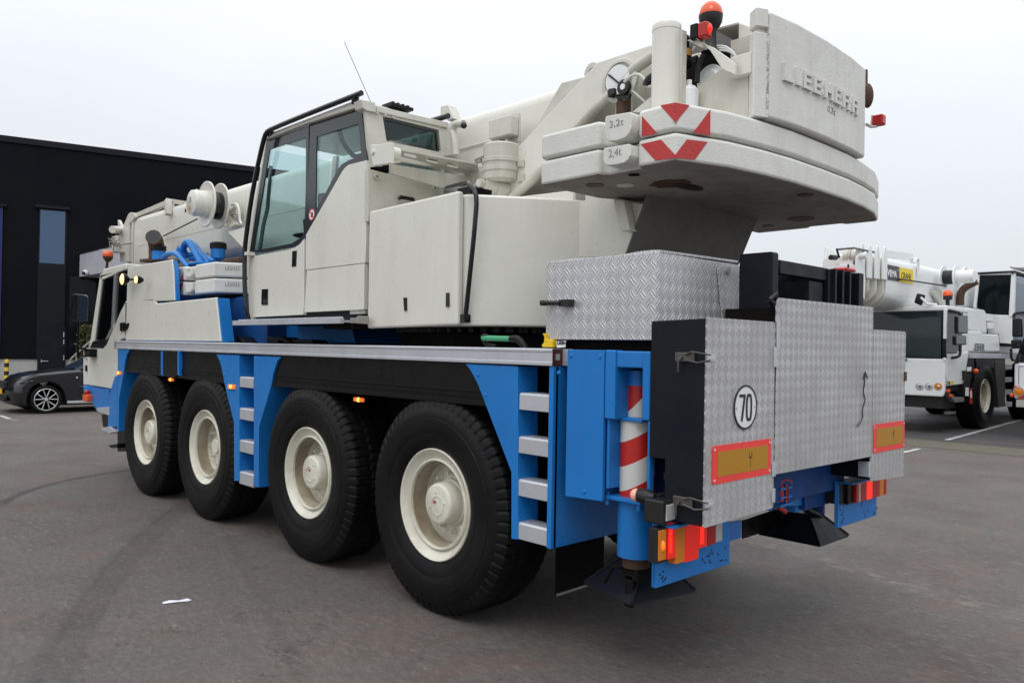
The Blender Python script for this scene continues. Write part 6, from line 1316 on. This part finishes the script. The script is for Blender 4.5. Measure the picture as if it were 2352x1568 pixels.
# operator cab
oc0=S(23,[(1580,800),(1600,300),(1640,270)])
XO=X0-.15
def O(n,pts): return XZ(n,pts,18.4)
fr=O(23,[(1625,300),(2205,240),(2180,940),(1595,800)])
MB().py(O(23,[(1650,300),(2175,265),(2130,915),(1780,900),(1625,800)]),18.40,18.41).build('cab_glass','windark',G)
xo=at(23,2200,500,'y',18.4).x
fr=[(at(23,1640,270,'y',18.4).x),xo]
zt2=at(23,2200,240,'y',18.4).z; zb2=1.9
mb=MB(); mb.py(O(23,[(1640,265),(2205,240),(2210,290),(1660,300)]),18.34,18.45); mb.py(O(23,[(2165,260),(2225,240),(2205,960),(2125,930)]),18.34,18.45); mb.py(O(23,[(1640,265),(1680,280),(1618,810),(1575,800)]),18.34,18.45); mb.py(O(23,[(1780,900),(2180,925),(2180,1360),(1980,1345),(1970,1210),(1800,1200)]),18.36,18.45); mb.build('operator_cab','white',G,.01)
MB().box(xo-.03,xo+.0,18.45,20.0,zb2,zt2).build('cab_side_window','winblue',G)
MB().box(fr[0],xo,18.42,20.0,zt2-.08,zt2).build('cab_roof','white',G)
MB().tube([at(23,1645,268,'y',18.3),at(23,2200,240,'y',18.3),at(23,2352,290,'y',18.9)],.03,6).build('roof_rail','gloss',G)
MB().box(fr[0]+.05,xo-.08,18.5,20,1.9,2.5).build('cab_console','ink',G)
MB().box(X0-2.3,X0-.2,19,24.3,1.72,2.6).build('superstructure','white',G,.05)
# boom
bx0,bx1=X0-1.75,X0-.75
def bb(n,pts,x=bx1): return YZ(n,pts,x)
tpz=at(13,1100,380,'x',bx1-.1).z; btz=at(13,1000,850,'x',bx1-.3).z
y_s=at(13,730,500,'x',bx1).y; 
secb=boomsec(bx0,bx1,tpz-1.05,tpz,.16)
mb=MB(); mb._pr([(x,y_s,z) for x,z in secb],[(x,24.5,z) for x,z in secb]); mb.build('boom','white',G,.01)
ystep=at(13,470,500,'x',bx1).y
for i in range(4):
    f_=i/4; yy0=y_s-.02-(y_s-ystep)*(i+.6)/4.4; g_=.05*i
    sc2=boomsec(bx0+g_,bx1-g_,tpz-1.05+g_,tpz-.02,.15)
    mb=MB(); mb._pr([(x,yy0,z) for x,z in sc2],[(x,yy0+.10,z) for x,z in sc2]); mb.build('boom_collar','cream2',G,.01)
    a=bx1-g_; mb=MB(); mb.px([(yy0-.05,tpz-.3),(yy0-.02,tpz+.02),(yy0+.03,tpz+.17),(yy0+.10,tpz+.17),(yy0+.17,tpz-.1),(yy0+.17,tpz-.5),(yy0-.05,tpz-.5)],a-.02,a+.03); mb.build('collar_fin','white',G,.02); mb=MB(); mb.px([(yy0-.05,tpz-.3),(yy0+.03,tpz+.17),(yy0+.10,tpz+.17),(yy0+.17,tpz-.1)],bx0+g_-.03,bx0+g_+.02); mb.build('collar_fin','white',G,.02)
sc3=boomsec(bx0+.2,bx1-.2,tpz-.85,tpz-.1,.1); mb=MB(); mb._pr([(x,ystep-.05,z) for x,z in sc3],[(x,y_s,z) for x,z in sc3]); mb.build('boom_inner','white',G)
# head with sheaves
hx=bx1-.1; 
yh=at(13,385,500,'x',hx).y
MB().px(bb(13,[(385,385),(392,290),(405,268),(480,330),(490,600),(480,800),(385,640)],hx),hx-.04,hx).build('boom_head','white',G,.01)
hz_=XZ(13,[(135,385),(385,385),(385,640),(330,760),(135,700)],yh); MB().py(hz_,yh,yh+.06).build('boom_head','white',G,.01)
MB().py(XZ(13,[(135,268),(172,268),(182,385),(135,385)],yh),yh,yh+.35).build('boom_head','white',G,.01)
xh0=hz_[0][0]; MB().box(xh0,hx-.04,yh+.06,ystep+.2,hz_[3][1],hz_[0][1]-.05).build('boom_head_body','white',G,.02)
c_=at(13,300,290,'x',(xh0+hx)/2); c_.y=yh+.16; r_=abs(at(13,310,200,'y',yh+.16).z-at(13,310,290,'y',yh+.16).z)
for u in (240,272,335):
    x_=at(13,u,290,'y',yh).x; MB().lathe([(.0001,-.045),(r_,-.045),(r_*.86,-.012),(r_*.86,.012),(r_,.045),(.0001,.045)],(x_,c_.y,c_.z),'x',32).build('sheave','cream2',G)
MB().cyl((hx+.12,c_.y,c_.z),(xh0,c_.y,c_.z),.06).build('sheave_axle','white',G)
MB().tube([at(13,150,205,'x',hx),at(13,350,188,'x',hx),at(13,600,240,'x',hx)],.022,6).tube([at(13,150,205,'x',hx),at(13,180,300,'x',hx)],.02,6).build('rope_guard','gloss',G)
MB().tube([at(13,285,380,'x',hx-.1),at(13,285,430,'x',hx-.1)],.02,6).build('hoist_rope','ink',G); MB().box(hx-.3,hx+.0,*sorted((at(13,205,440,'x',hx-.1).y,at(13,320,440,'x',hx-.1).y)),at(13,260,470,'x',hx-.1).z,at(13,260,425,'x',hx-.1).z).build('rope_weight','red',G,.04)
MB().cyl(at(13,80,298,'x',hx-.3),at(13,140,300,'x',hx-.3),.05).build('head_pin','ink',G)
a=at(13,700,255,'x',bx1-.2); b=at(13,1010,290,'x',bx1-.2); mb=MB().tube([a,b],.09,4); mb.tube([b,at(13,1045,350,'x',bx1-.2)],.05,6); mb.build('jib_strut','white',G)
for u0 in (1075,1640):
    MB().tube([at(13,u0-20,360 if u0<1200 else 460,'x',bx1),at(13,u0+15,312 if u0<1200 else 420,'x',bx1+.03),at(13,u0+35,330 if u0<1200 else 440,'x',bx1+.03),at(13,u0+30,500 if u0<1200 else 590,'x',bx1+.03)],.03,6).build('guide_bow','white',G)
# sign on boom
a,b,c__,d__=[at(13,u,v,'x',bx1+.012) for u,v in ((733,388),(886,410),(886,582),(735,560))]
e_,f_=[at(13,u,v,'x',bx1+.012) for u,v in ((1050,437),(1052,605))]
zt5=(a.z+b.z+e_.z)/3; zb5=(c__.z+d__.z+f_.z)/3
s1=MB().px([(a.y,zb5),(b.y,zb5),(b.y,zt5),(a.y,zt5)],bx1,bx1+.015).build('sign_panel',flat('charcoal_sign',(.012,.014,.022),.4),G)
s2=MB().px([(b.y+.002,zb5),(e_.y,zb5),(e_.y,zt5),(b.y+.002,zt5)],bx1,bx1+.015).build('sign_panel',flat('yellow_sign',(.85,.62,.0),.4),G)
hh=zt5-zb5; wd=b.y-a.y
text('VEMA',(bx1+.016,a.y+.06*wd,zb5+.22*hh),(0,1,0),(0,0,1),.46*hh,.74*wd,'wht',s1,depth=.006,bold=.03); text('®',(bx1+.016,a.y+.86*wd,zb5+.7*hh),(0,1,0),(0,0,1),.1*hh,.07*wd,'wht',s1,depth=.004)
text('CRANE',(bx1+.016,b.y+.14*(e_.y-b.y),zb5+.26*hh),(0,1,0),(0,0,1),.42*hh,.70*(e_.y-b.y),'ink',s2,depth=.006)
# reel, exhaust
xr2=bx1+.30; ca_=at(13,1420,535,'x',bx1+.18); yr2=ca_.y; zr2=ca_.z; rr2=abs(at(13,1420,398,'x',bx1+.18).z-zr2)
rl=MB().lathe([(rr2*.6,.16),(rr2*.6,.42)],(bx1,yr2,zr2),'x',32).build('cable_reel','ink',G)
for dx in (.16,.42): MB().lathe([(.05,dx-.01),(rr2,dx-.01),(rr2,dx+.01),(.05,dx+.01)],(bx1,yr2,zr2),'x',36,close=True).build('flange','white',rl)
MB().lathe([(rr2*.58,.42),(rr2*.55,.75),(rr2*.5,.78),(.0001,.78)],(bx1,yr2,zr2),'x',32).build('drive_housing','white',rl)
MB().tube([(bx1+.25,yr2-.1,zr2-.2),at(13,890,553,'x',bx1+.04)],.018,6).build('reel_cable','ink',G)
MB().slab([at(23,940,530,'x',bx1+.1),at(23,1080,520,'x',bx1+.1),at(23,1080,750,'x',bx1+.1),at(23,1050,745,'x',bx1+.1)],(-.06,0,0)).build('gusset','cream2',G)
ye=17.6
MB().tube([at(23,1365,760,'y',ye),at(23,1365,600,'y',ye),at(23,1400,520,'y',ye),at(23,1480,460,'y',ye),at(23,1620,390,'y',ye)],.085,16,2).build('exhaust_pipe','brown',G)
# ---- second white crane at the right edge of the picture
X1=X0+3.95
G2=empty('white_mobile_crane',(X1-1.25,19,0)); tag(G2,'white mobile crane with red striped bumper at the far right edge, half out of view','mobile crane','white mobile cranes parked side by side beyond the paving')
q=ray(24,2190,600); 
# its near front corner: left end of its front panel
F2=None
for k in range(400):
    yy=10+.03*k; p=at(24,2190,850,'y',yy)
    if p.z<=.80 and F2 is None: F2=yy; xs_=p.x
F2=F2 or 15; XL=xs_
Z0=.80
zW=at(24,2200,290,'y',F2).z
MB().box(XL,XL+2.5,F2,F2+.12,Z0,zW).build('front_panel','white',G2,.05,3)
MB().box(XL+.1,XL+2.4,F2+.12,F2+2,Z0+.05,zW).build('carrier_cab','white',G2)
MB().box(XL+.04,XL+2.46,F2+.0,F2+.03,Z0-.16,Z0-.01).build('bumper','conc',G2,.03)
zR=at(23,2300,800,'y',F2).z+.5
MB().slab([(XL+.06,F2+.04,zW+.02),(XL+2.44,F2+.04,zW+.02),(XL+2.2,F2+.3,zR-.12),(XL+.45,F2+.3,zR-.12)],(0,.02,0)).build('windscreen','windark',G2)
MB().box(XL+.45,XL+2.3,F2+.3,F2+1.6,zR-.12,zR).build('cab_roof','white',G2,.03)
MB().slab([(XL,F2,zW),(XL+.08,F2,zW),(XL+.50,F2+.28,zR-.10),(XL+.42,F2+.28,zR-.10)],(0,.05,0)).build('windscreen_pillar','gloss',G2)
MB().py(XZ(24,[(2192,645),(2300,648),(2195,760)],F2-.004),F2-.005,F2).build('hazard_mark','red',G2); MB().py(XZ(24,[(2250,840),(2352,740),(2400,760),(2400,842)],F2-.004),F2-.005,F2).build('hazard_mark','red',G2)
p=at(24,2275,735,'y',F2); o=MB().lathe([(.10,.0),(.10,-.02),(.085,-.022),(.085,0)],(p.x,F2,p.z),'y',24).build('headlamp','silver',G2); MB().lathe([(.085,-.008),(.06,-.02),(.0001,-.025)],(p.x,F2,p.z),'y',20).build('lens','amber',o)
MB().sphere(at(24,2165,790,'y',F2+.05),.045,10).build('marker_lamp','orange',G2)
MB().slab([at(24,2270,335,'y',F2),at(24,2352,340,'y',F2),at(24,2352,350,'y',F2),at(24,2280,345,'y',F2),at(24,2272,620,'y',F2),at(24,2262,630,'y',F2)],(0,-.006,0)).build('panel_crease',flat('blue_shadow_gap',(.10,.10,.30),.5),G2)
mb=MB().py(XZ(23,[(2165,955),(2300,950),(2310,1250),(2160,1250)],F2-.3),F2-.3,F2-.15); mb.py(XZ(23,[(2145,1290),(2290,1285),(2290,1430),(2140,1430)],F2-.3),F2-.3,F2-.15); mb.build('cab_mirror','gloss',G2,.03)
MB().tube([at(23,2190,960,'y',F2-.22),at(23,2190,900,'y',F2-.22),at(23,2260,875,'y',F2-.22),at(23,2352,870,'y',F2)],.025,8,1).tube([at(23,2150,1430,'y',F2-.2),at(24,2155,240,'y',F2-.2),at(24,2230,260,'y',F2)],.025,8,1).build('mirror_arm','ink',G2)
for cyy in (F2+2.6,F2+4.2):
    wheel(G2,XL+2.5,cyy,.75,pi/2,1,False,.2,1.10); wheel(G2,XL,cyy,.75,pi/2,1,True,.2,1.10)
MB().box(XL+.3,XL+2.2,F2+1.6,F2+9,.7,1.66).build('chassis_frame','ink',G2)
MB().box(XL,XL+2.5,F2+1.7,F2+9,1.60,1.72).build('side_rail','alu',G2)
a=at(23,2130,160,'y',F2+3); 
MB().slab([at(23,2130,155,'y',F2+3),at(23,2145,175,'y',F2+3),at(23,2400,178,'y',F2+3),at(23,2400,225,'y',F2+3),at(23,2190,205,'y',F2+3),at(23,2140,185,'y',F2+3)],(0,1.0,0)).build('boom_tip_plate',mat('grey_plate',(.22,.22,.23),.5),G2)
zz_=at(23,2400,215,'y',F2+3).z; xx_=at(23,2400,200,'y',F2+3).x
MB().box(xx_+.3,xx_+1.2,F2+3.2,F2+9,zz_-.9,zz_).build('boom','white',G2,.08)
MB().box(xx_+.4,xx_+1.0,F2+6,F2+9,1.72,zz_-.85).build('superstructure','white',G2)
